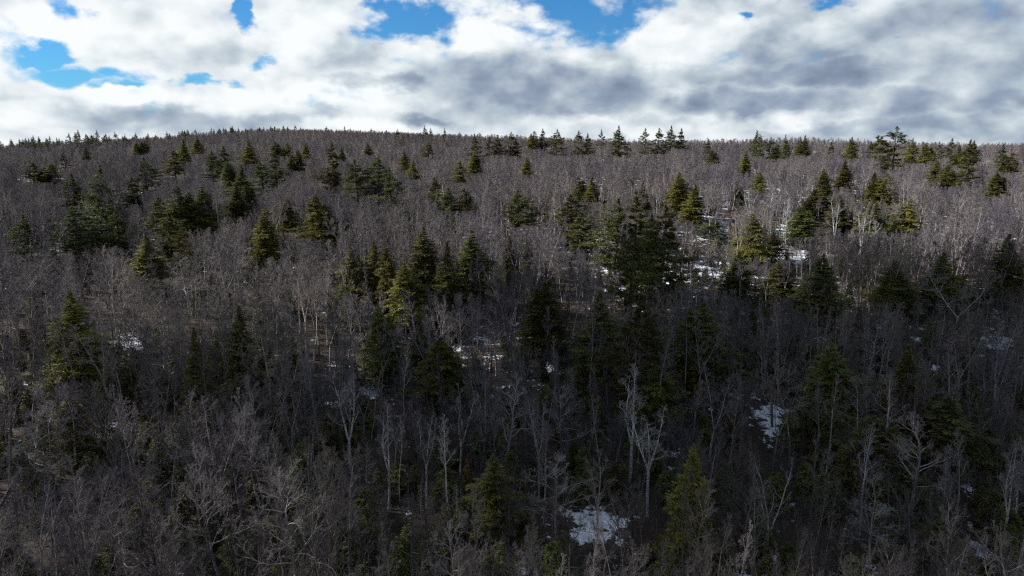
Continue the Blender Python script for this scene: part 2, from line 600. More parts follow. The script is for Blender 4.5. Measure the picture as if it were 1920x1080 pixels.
def bare_tree(seed, H, crown_from=0.45, spread=0.34, n1=14, fork=0, fork_at=0.5, fork_ang=18, depth=4, twig_r=0.008, base_r=None,
              ang=(26, 54), n2=7, n3=6, n4=5, wob=0.05, up=0.10, gnarl=1.0):
    rng = np.random.default_rng(seed)
    wood, limbs, twigs = [], [], []
    base_r = base_r or 0.0095 * H + 0.02
    cfg = {1: (6, 0.13, n2, 0.46), 2: (4, 0.17, n3, 0.42), 3: (2, 0.18, n4, 0.46), 4: (1, 0.2, 0, 0)}

    def line(p, d, L, r0, r1, n, w, lift, store):
        pts, dirs = [p], [d]
        for i in range(n):
            d = unit(d + rng.normal(0, w, 3) + np.array([0, 0, lift]))
            q = p + d * L / n
            a = r0 + (r1 - r0) * i / n
            b = r0 + (r1 - r0) * (i + 1) / n
            store.append(np.concatenate([p, q, [a, b]]))
            p = q
            pts.append(p)
            dirs.append(d)
        return pts, dirs

    def along(pts, dirs, f):
        k = f * (len(pts) - 1)
        i = min(int(k), len(pts) - 2)
        return pts[i] + (pts[i + 1] - pts[i]) * (k - i), dirs[i + 1]

    def branch(p, d, L, r, lev):
        n, w, nc, ratio = cfg[lev]
        store = limbs if lev <= 1 else twigs
        pts, dirs = line(p, d, L, max(r, twig_r * 1.1), max(r * 0.3, twig_r * 0.7), n, w * gnarl, up * (1.0 if lev < 3 else 0.6), store)
        if lev >= depth:
            return
        for c in range(nc):
            f = 0.22 + 0.78 * (c + rng.uniform(0.1, 0.9)) / nc
            q, dd = along(pts, dirs, f)
            branch(q, away(rng, dd, R(rng.uniform(24, 55))), L * ratio * rng.uniform(0.65, 1.25) * (1.15 - 0.45 * f), r * (0.55 - 0.2 * f), lev + 1)

    def leader(p, d, L, r, first, count):
        pts, dirs = line(p, d, L, r, r * 0.12, 9, wob, 0.03, wood)
        for c in range(count):
            f = first + (1 - first) * (c + rng.uniform(0.0, 0.9)) / count
            q, dd = along(pts, dirs, min(f, 0.985))
            g = (f - first) / (1 - first + 1e-6)
            a = R(ang[1] + (ang[0] - ang[1]) * g + rng.uniform(-9, 9))
            length = H * spread * (1.0 - 0.62 * g) * rng.uniform(0.6, 1.15)
            branch(q, away(rng, dd, a, c * 2.4 + rng.uniform(-0.6, 0.6)), length, r * (0.42 - 0.22 * g), 1)
        branch(pts[-1], dirs[-1], H * spread * 0.35, r * 0.13, 1)

    p = np.array([0, 0, -0.4])
    d = unit(np.array([rng.normal(0, 0.05), rng.normal(0, 0.05), 1.0]))
    wood.append(np.concatenate([p, p + np.array([0, 0, 0.75]), [base_r * 1.5, base_r * 1.05]]))
    if fork == 0:
        leader(p + np.array([0, 0, 0.6]), d, H * 0.93, base_r, crown_from, n1)
    else:
        L = H * fork_at
        pts, dirs = line(p + np.array([0, 0, 0.6]), d, L, base_r, base_r * 0.8, max(2, int(6 * fork_at)), wob, 0.02, wood)
        for k in range(fork):
            dd = away(rng, dirs[-1], R(fork_ang * rng.uniform(0.6, 1.2)), 2 * PI * k / fork + rng.uniform(-0.4, 0.4))
            f0 = max(0.12, (crown_from - fork_at) / (1 - fork_at + 1e-6))
            leader(pts[-1], dd, (H - L) * rng.uniform(0.85, 1.0), base_r * 0.68, f0, max(5, int(n1 / fork + 1)))
    return wood, limbs, twigs


def bare_parts(name, seed, bark, twig, **kw):
    wood, limbs, twigs = bare_tree(seed, **kw)
    V1, F1 = tubes(wood, 7)
    V2, F2 = tubes(limbs, 4)
    V3, F3 = tubes(twigs, 3)
    tr = mesh_np(name + '_trunk', V1, [F1], [bark])
    V = np.concatenate([V2, V3])
    F = np.concatenate([F2, F3 + len(V2)])
    mi = np.concatenate([np.zeros(len(F2)), np.ones(len(F3))])
    cr = mesh_np(name + '_crown', V, [F], [bark, twig], mi)
    w = np.percentile(np.hypot(V[:, 0], V[:, 1]), 92) * 2
    return {'trunk': tr, 'crown': cr, 'h': float(V[:, 2].max()), 'w': float(w)}


def bare_single(name, seed, bark, twig, **kw):
    wood, limbs, twigs = bare_tree(seed, **kw)
    V1, F1 = tubes(wood, 4)
    V2, F2 = tubes(limbs + twigs, 3)
    mi = np.concatenate([np.zeros(len(F1)), np.ones(len(F2))])
    me = mesh_np(name, np.concatenate([V1, V2]), [np.concatenate([F1, F2 + len(V1)])], [bark, twig], mi)
    return me, float(max(V1[:, 2].max(), V2[:, 2].max()))


def blades(pos, dr, side, L, W):
    """Slender three-cornered sprays from pos along dr, as wide as W across side."""
    a = pos - side * W[:, None] * 0.5
    b = pos + side * W[:, None] * 0.5
    c = pos + dr * L[:, None]
    V = np.stack([a, b, c], 1).reshape(-1, 3)
    F = np.arange(len(V)).reshape(-1, 3)
    return V, F


def norm_rows(a):
    return a / (np.linalg.norm(a, axis=1, keepdims=True) + 1e-9)


def hemlock(seed, H, Rm, n_br=230, sprays=26, low=0.10, shape=0.85, blade=(0.42, 0.15), ragged=0.25):
    rng = np.random.default_rng(seed)
    wood = []
    n = 10
    pts = [np.array([0, 0, -0.3])]
    for i in range(n):
        pts.append(np.array([rng.normal(0, 0.04), rng.normal(0, 0.04), H * (i + 1) / n * 0.98]))
    r0 = 0.011 * H + 0.02
    for i in range(n):
        wood.append(np.concatenate([pts[i], pts[i + 1], [r0 * (1 - 0.96 * i / n), r0 * (1 - 0.96 * (i + 1) / n)]]))
    P, D, S, L, W = [], [], [], [], []
    lob = rng.uniform(0, 2 * PI, 6)
    bias = rng.uniform(0.05, 0.28)
    for b in range(n_br):
        t = low + (1 - low) * ((b + rng.uniform(0, 1)) / n_br) ** 1.08
        az = b * 2.39996 + rng.uniform(-0.5, 0.5)
        prof = (1 - t) ** shape * min(1.0, 0.6 + 2.0 * (t - low))
        swell = 0.5 * math.sin(2 * az + lob[0] + 6 * t) + 0.4 * math.sin(3 * az + lob[1] - 13 * t) + 0.5 * math.sin(17 * t + lob[2] + az) + 0.3 * math.sin(31 * t + lob[3] + 2 * az)
        ln = Rm * prof * (1 + ragged * swell + bias * math.cos(az - lob[4]) + rng.normal(0, ragged * 0.5))
        if rng.uniform() < 0.10:
            ln *= rng.uniform(1.2, 1.5)
        if rng.uniform() < 0.12:
            continue
        ln = max(ln, 0.06)
        rise = R(rng.uniform(-6, 22) + 25 * t)
        u = np.array([math.cos(az), math.sin(az), 0])
        sag = rng.uniform(0.25, 0.5)
        s = np.linspace(0.12, 1.0, max(5, int(sprays * (0.35 + 0.65 * prof))))
        s = s + rng.uniform(-0.02, 0.02, len(s))
        base = np.array([0, 0, H * t])
        pos = base + u * (s * ln * math.cos(rise))[:, None] + np.array([0, 0, 1.0]) * ((s * math.sin(rise) - sag * s ** 2) * ln)[:, None]
        wood.append(np.concatenate([base, base + (pos[-1] - base) * 0.75, [0.012 + 0.012 * ln, 0.008]]))
        sd = np.array([-u[1], u[0], 0])
        for sgn in (-1, 1, 0):
            if sgn:
                dr = u * 0.65 + sd * sgn + np.array([0, 0, -0.18])
            else:
                dr = u * 1.0 + np.array([0, 0, 0.05])
            dr = norm_rows(dr + rng.normal(0, 0.22, (len(s), 3)))
            nr = norm_rows(np.array([0, 0, 1.0]) + rng.normal(0, 0.45, (len(s), 3)))
            side = norm_rows(np.cross(dr, nr))
            wid = (0.28 * min(1.0, 2.4 * prof) + 0.02 + 0.75 * (1 - s) * ln / 3.0)
            reach = wid * rng.uniform(0.6, 1.2, len(s)) if sgn else np.full(len(s), 0.05)
            q = pos + dr * (reach * rng.uniform(0, 1, len(s)))[:, None]
            P.append(q)
            D.append(dr)
            S.append(side)
            L.append(blade[0] * (0.28 + 0.72 * min(1.0, 2.4 * prof)) * rng.uniform(0.6, 1.4, len(s)))
            W.append(blade[1] * rng.uniform(0.7, 1.4, len(s)))
            # second, hanging spray
            dr2 = norm_rows(dr + np.array([0, 0, -0.55]) + rng.normal(0, 0.25, (len(s), 3)))
            P.append(pos + dr * reach[:, None])
            D.append(dr2)
            S.append(norm_rows(np.cross(dr2, nr)))
            L.append(blade[0] * (0.22 + 0.78 * min(1.0, 2.4 * prof)) * rng.uniform(0.5, 1.2, len(s)))
            W.append(blade[1] * rng.uniform(0.7, 1.3, len(s)))
    V, F = blades(np.concatenate(P), np.concatenate(D), np.concatenate(S), np.concatenate(L), np.concatenate(W))
    return wood, V, F


def pine(seed, H, Rm, low=0.3, step=0.66, tufts=26, per=10, needle=0.50, shape=0.6, flat=1.0, stem2=False, gaps=0.15):
    rng = np.random.default_rng(seed)
    wood = []
    P, D, S, L, W = [], [], [], [], []

    def stem(root, top, r0, low, Hs, Rs):
        n = 9
        pts = [root + (top - root) * i / n + np.array([rng.normal(0, 0.05), rng.normal(0, 0.05), 0]) * (0 < i < n) for i in range(n + 1)]
        for i in range(n):
            wood.append(np.concatenate([pts[i], pts[i + 1], [r0 * (1 - 0.93 * i / n), r0 * (1 - 0.93 * (i + 1) / n)]]))
        z = low
        k = 0
        heavy = rng.uniform(0, 2 * PI)
        while z < 0.995:
            base = root + (top - root) * z
            prof = min(1.0, 1.12 * (1 - z) ** shape) * min(1.0, 0.15 + 6.0 * (1 - z)) * min(1.0, 0.65 + 1.6 * (z - low))
            nb = int(rng.integers(4, 7))
            off = rng.uniform(0, 2 * PI)
            for b in range(nb):
                if rng.uniform() < gaps and z < 0.9:
                    continue
                az = off + 2 * PI * b / nb + rng.uniform(-0.3, 0.3)
                u = np.array([math.cos(az), math.sin(az), 0])
                sd = np.array([-u[1], u[0], 0])
                base = root + (top - root) * min(0.995, z + rng.normal(0, 0.35) * step / Hs)
                ln = max(0.10, Rs * prof * rng.uniform(0.4, 1.25) * (1 + 0.3 * math.cos(az - heavy) + 0.25 * math.sin(11 * z + az)))
                rise = R(rng.uniform(-14, 22) + 42 * max(0, z - 0.55))
                bow = rng.uniform(0.06, 0.20)
                nt = max(3, int(tufts * (0.3 + 0.7 * ln / Rs)))
                s = 1 - rng.uniform(0, 1, nt) ** 1.3 * 0.62
                lat = rng.normal(0, 0.20, nt) * ln * (0.55 + 0.45 * s)
                pos = base + u * (s * ln * math.cos(rise))[:, None] + sd * lat[:, None]
                pos[:, 2] += (s * math.sin(rise) + bow * s ** 2 - 0.10 * s) * ln * flat + rng.normal(0, 0.16, nt)
                tip = base + u * ln * math.cos(rise) * 0.9 + np.array([0, 0, (math.sin(rise) * 0.9 + bow * 0.8 - 0.09) * ln * flat])
                wood.append(np.concatenate([base, base + (tip - base) * 0.5 - np.array([0, 0, 0.03 * ln]), [0.016 + 0.010 * ln, 0.012 + 0.004 * ln]]))
                wood.append(np.concatenate([base + (tip - base) * 0.5 - np.array([0, 0, 0.03 * ln]), tip, [0.012 + 0.004 * ln, 0.008]]))
                for j in range(per):
                    dr = u * 0.55 + np.array([0, 0, 0.55]) + rng.normal(0, 0.62, (nt, 3)) * np.array([1, 1, 0.7])
                    dr = norm_rows(dr)
                    side = norm_rows(np.cross(dr, rng.normal(0, 1, (nt, 3))))
                    P.append(pos)
                    D.append(dr)
                    S.append(side)
                    L.append(needle * (0.35 + 0.65 * min(1.0, 2.5 * prof)) * rng.uniform(0.6, 1.3, nt))
                    W.append(needle * 0.30 * (0.5 + 0.5 * min(1.0, 2.5 * prof)) * rng.uniform(0.7, 1.3, nt))
            z += step / Hs * rng.uniform(0.7, 1.3)
            k += 1

    stem(np.array([0, 0, -0.3]), np.array([rng.normal(0, 0.3), rng.normal(0, 0.3), H]), 0.012 * H + 0.03, low, H, Rm)
    if stem2:
        stem(np.array([-0.05, 0, H * 0.45]), np.array([-Rm * 0.75, 0.3, H * 0.84]), 0.10, 0.25, H * 0.4, Rm * 0.7)
    V, F = blades(np.concatenate(P), np.concatenate(D), np.concatenate(S), np.concatenate(L), np.concatenate(W))
    return wood, V, F


def conifer_parts(name, kind, mat, *a, **kw):
    twin = kw.pop('twin', None)
    wood, V, F = (hemlock if kind == 'h' else pine)(*a, **kw)
    if twin:
        # a second leader beside the first
        w2, V2, F2 = hemlock(a[0] + 500, a[1] * twin[2], a[2] * 0.8, **kw)
        off = np.array([twin[0], twin[1], 0.0])
        wood = wood + [np.concatenate([q[:3] + off, q[3:6] + off, q[6:]]) for q in w2]
        F = np.concatenate([F, F2 + len(V)])
        V = np.concatenate([V, V2 + off])
    V1, F1 = tubes(wood, 5)
    tr = mesh_np(name + '_trunk', V1, [F1], [M['cbark']])
    cr = mesh_np(name + '_crown', V, [F], [mat], smooth=False)
    return {'trunk': tr, 'crown': cr, 'h': float(V[:, 2].max()), 'w': float(np.percentile(np.hypot(V[:, 0], V[:, 1]), 95) * 2)}


def conifer_single(name, kind, mat, *a, **kw):
    wood, V, F = (hemlock if kind == 'h' else pine)(*a, **kw)
    V1, F1 = tubes(wood, 3)
    Fq = [F1, F + len(V1)]
    mi = np.concatenate([np.zeros(len(F1)), np.ones(len(F))])
    return mesh_np(name, np.concatenate([V1, V]), Fq, [M['cbark'], mat], mi, smooth=False), float(V[:, 2].max())


B, T = M['bark'], M['twig']
PROTO = {}
PROTO['maple'] = [
    bare_parts('maple', 11, B, T, H=16.5, crown_from=0.40, spread=0.26, n1=15),
    bare_parts('maple', 12, B, T, H=17.5, crown_from=0.45, spread=0.24, n1=14, fork=2, fork_at=0.42),
    bare_parts('maple', 13, B, T, H=15.5, crown_from=0.35, spread=0.28, n1=16, ang=(28, 55)),
    bare_parts('maple', 14, B, T, H=18.0, crown_from=0.50, spread=0.22, n1=13, ang=(25, 50)),
    bare_parts('maple', 15, B, T, H=16.0, crown_from=0.42, spread=0.26, n1=15, fork=3, fork_at=0.36, fork_ang=20),
]
PROTO['oak'] = [
    bare_parts('oak', 21, B, T, H=16.0, crown_from=0.40, spread=0.36, n1=15, ang=(38, 74), gnarl=1.4, up=0.06),
    bare_parts('oak', 22, B, T, H=15.0, crown_from=0.38, spread=0.38, n1=14, ang=(35, 70), gnarl=1.4, fork=2, fork_at=0.34, fork_ang=22, up=0.07),
    bare_parts('oak', 23, B, T, H=17.0, crown_from=0.45, spread=0.34, n1=16, ang=(35, 70), gnarl=1.3, up=0.07),
]
PROTO['pole'] = [
    bare_parts('pole', 31, B, T, H=15.5, crown_from=0.55, spread=0.17, n1=11, n2=6, ang=(22, 45), base_r=0.10, up=0.16),
    bare_parts('pole', 32, B, T, H=13.5, crown_from=0.50, spread=0.18, n1=11, n2=6, ang=(22, 45), base_r=0.09, up=0.16),
]
PROTO['birch'] = [
    bare_parts('birch', 41, M['birch'], M['paletwig'], H=16.5, crown_from=0.52, spread=0.20, n1=12, n2=6, ang=(22, 42), base_r=0.13, up=0.14),
    bare_parts('birch', 42, M['birch'], M['paletwig'], H=16.0, crown_from=0.45, spread=0.20, n1=12, n2=6, ang=(22, 42), fork=2, fork_at=0.30, fork_ang=14, base_r=0.14, up=0.14),
    bare_parts('birch', 43, M['birch'], M['paletwig'], H=15.5, crown_from=0.45, spread=0.19, n1=13, n2=6, ang=(20, 40), fork=3, fork_at=0.45, fork_ang=15, base_r=0.14, up=0.14),
]
PROTO['beech'] = [
    bare_parts('beech', 51, M['pale'], M['paletwig'], H=12.5, crown_from=0.28, spread=0.42, n1=16, n2=8, ang=(38, 78), gnarl=1.5, up=0.07),
    bare_parts('beech', 52, M['pale'], M['paletwig'], H=13.5, crown_from=0.30, spread=0.30, n1=13, n2=6, n3=4, n4=2, fork=3, fork_at=0.16, fork_ang=20, ang=(30, 55), gnarl=1.5, base_r=0.2),
    bare_parts('beech', 53, M['pale'], M['paletwig'], H=12.0, crown_from=0.22, spread=0.40, n1=18, n2=8, ang=(35, 75), fork=2, fork_at=0.25, fork_ang=25, gnarl=1.4, up=0.08),
]
HM, PM = M['hemlock'], M['pine']


def leafy_parts(seed):
    """A young beech that kept its brown leaves."""
    rng = np.random.default_rng(seed)
    wood, limbs, twigs = bare_tree(seed, H=6.0, crown_from=0.2, spread=0.3, n1=12, n2=6, n3=5, depth=3, base_r=0.05)
    V1, F1 = tubes(wood, 6)
    V2, F2 = tubes(limbs + twigs, 3)
    ends = np.repeat(np.array([q[3:6] for q in twigs]), 4, axis=0) + rng.normal(0, 0.07, (len(twigs) * 4, 3))
    dr = norm_rows(rng.normal(0, 1, ends.shape) + np.array([0, 0, -0.5]))
    sd = norm_rows(np.cross(dr, rng.normal(0, 1, ends.shape)))
    V3, F3 = blades(ends, dr, sd, rng.uniform(0.10, 0.18, len(ends)), rng.uniform(0.07, 0.11, len(ends)))
    cr = mesh_np('leafy_crown', np.concatenate([V2, V3]), [F2, F3 + len(V2)], [M['twig'], M['brown']], np.concatenate([np.zeros(len(F2)), np.ones(len(F3))]))
    return {'trunk': mesh_np('leafy_trunk', V1, [F1], [B]), 'crown': cr, 'h': float(V2[:, 2].max()), 'w': 4.0}


PROTO['leafy'] = [leafy_parts(91)]
PROTO['hemlock'] = [
    conifer_parts('hemlock', 'h', HM, 61, 17, 4.3, shape=1.0, ragged=0.30),
    conifer_parts('hemlock', 'h', HM, 62, 18, 4.2, shape=0.92, ragged=0.26),
    conifer_parts('hemlock', 'h', HM, 63, 15, 3.8, shape=0.80, ragged=0.42, n_br=190, twin=(1.6, 0.5, 0.84)),
    conifer_parts('hemlock', 'h', HM, 64, 16, 3.2, shape=0.95, n_br=210, ragged=0.36),
    conifer_parts('hemlock', 'h', HM, 65, 11, 3.5, shape=0.70, n_br=190, ragged=0.40),
    conifer_parts('hemlock', 'h', HM, 66, 16, 3.6, shape=0.70, n_br=170, ragged=0.50, twin=(-1.3, 1.0, 0.9)),
    conifer_parts('hemlock', 'h', HM, 67, 15, 3.4, shape=1.1, n_br=170, ragged=0.45, low=0.2),
    conifer_parts('hemlock', 'h', HM, 68, 17, 3.8, shape=0.85, n_br=150, ragged=0.5, low=0.25),
]
PROTO['pine'] = [
    conifer_parts('pine', 'p', PM, 71, 21, 4.4, shape=0.85),
    conifer_parts('pine', 'p', PM, 72, 22, 4.0, low=0.25, gaps=0.25, shape=0.9),
    conifer_parts('pine', 'p', PM, 73, 20, 4.2, shape=0.65, low=0.35),
    conifer_parts('pine', 'p', PM, 74, 19, 3.6, low=0.2, shape=0.95),
    conifer_parts('pine', 'p', PM, 75, 20, 4.2, low=0.2, shape=0.75, gaps=0.3),
]
PROTO['gaunt'] = [
    conifer_parts('gaunt_pine', 'p', PM, 81, 21, 3.4, low=0.2, step=0.85, tufts=22, gaps=0.3, shape=0.75),
    conifer_parts('gaunt_pine', 'p', PM, 82, 24, 4.2, low=0.25, step=1.15, tufts=24, gaps=0.25, shape=0.55, stem2=True),
    conifer_parts('gaunt_pine', 'p', PM, 83, 20, 3.0, low=0.18, step=0.7, tufts=20, gaps=0.25, shape=0.85),
    conifer_parts('gaunt_pine', 'p', PM, 84, 19, 3.3, low=0.2, step=0.75, tufts=20, gaps=0.35, shape=0.6),
]
NAME = {'maple': 'hardwood_tree', 'oak': 'hardwood_tree', 'pole': 'hardwood_tree', 'birch': 'birch_tree', 'beech': 'beech_tree', 'leafy': 'beech_tree',
        'hemlock': 'hemlock_tree', 'pine': 'pine_tree', 'gaunt': 'pine_tree'}

PLACED = []      # x, y of every tree that stands


def add_tree(kind, which, x, y, sxy, sz, rz, label, group, color=(1, 1, 1), lean=(0, 0)):
    pr = PROTO[kind][which % len(PROTO[kind])]
    z = float(ground_z(x, y)) - 0.15
    e = bpy.data.objects.new(NAME[kind], None)
    e.empty_display_size = 0.5
    scene.collection.objects.link(e)
    e.location = (x, y, z)
    e.rotation_euler = (lean[0], lean[1], rz)
    e.scale = (sxy, sxy, sz)
    tag(e, label, 'tree', group)
    for part in ('trunk', 'crown'):
        o = bpy.data.objects.new(part, pr[part])
        scene.collection.objects.link(o)
        o.parent = e
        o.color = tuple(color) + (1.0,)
    PLACED.append((x, y))
    return e


rnd = random.Random(5)
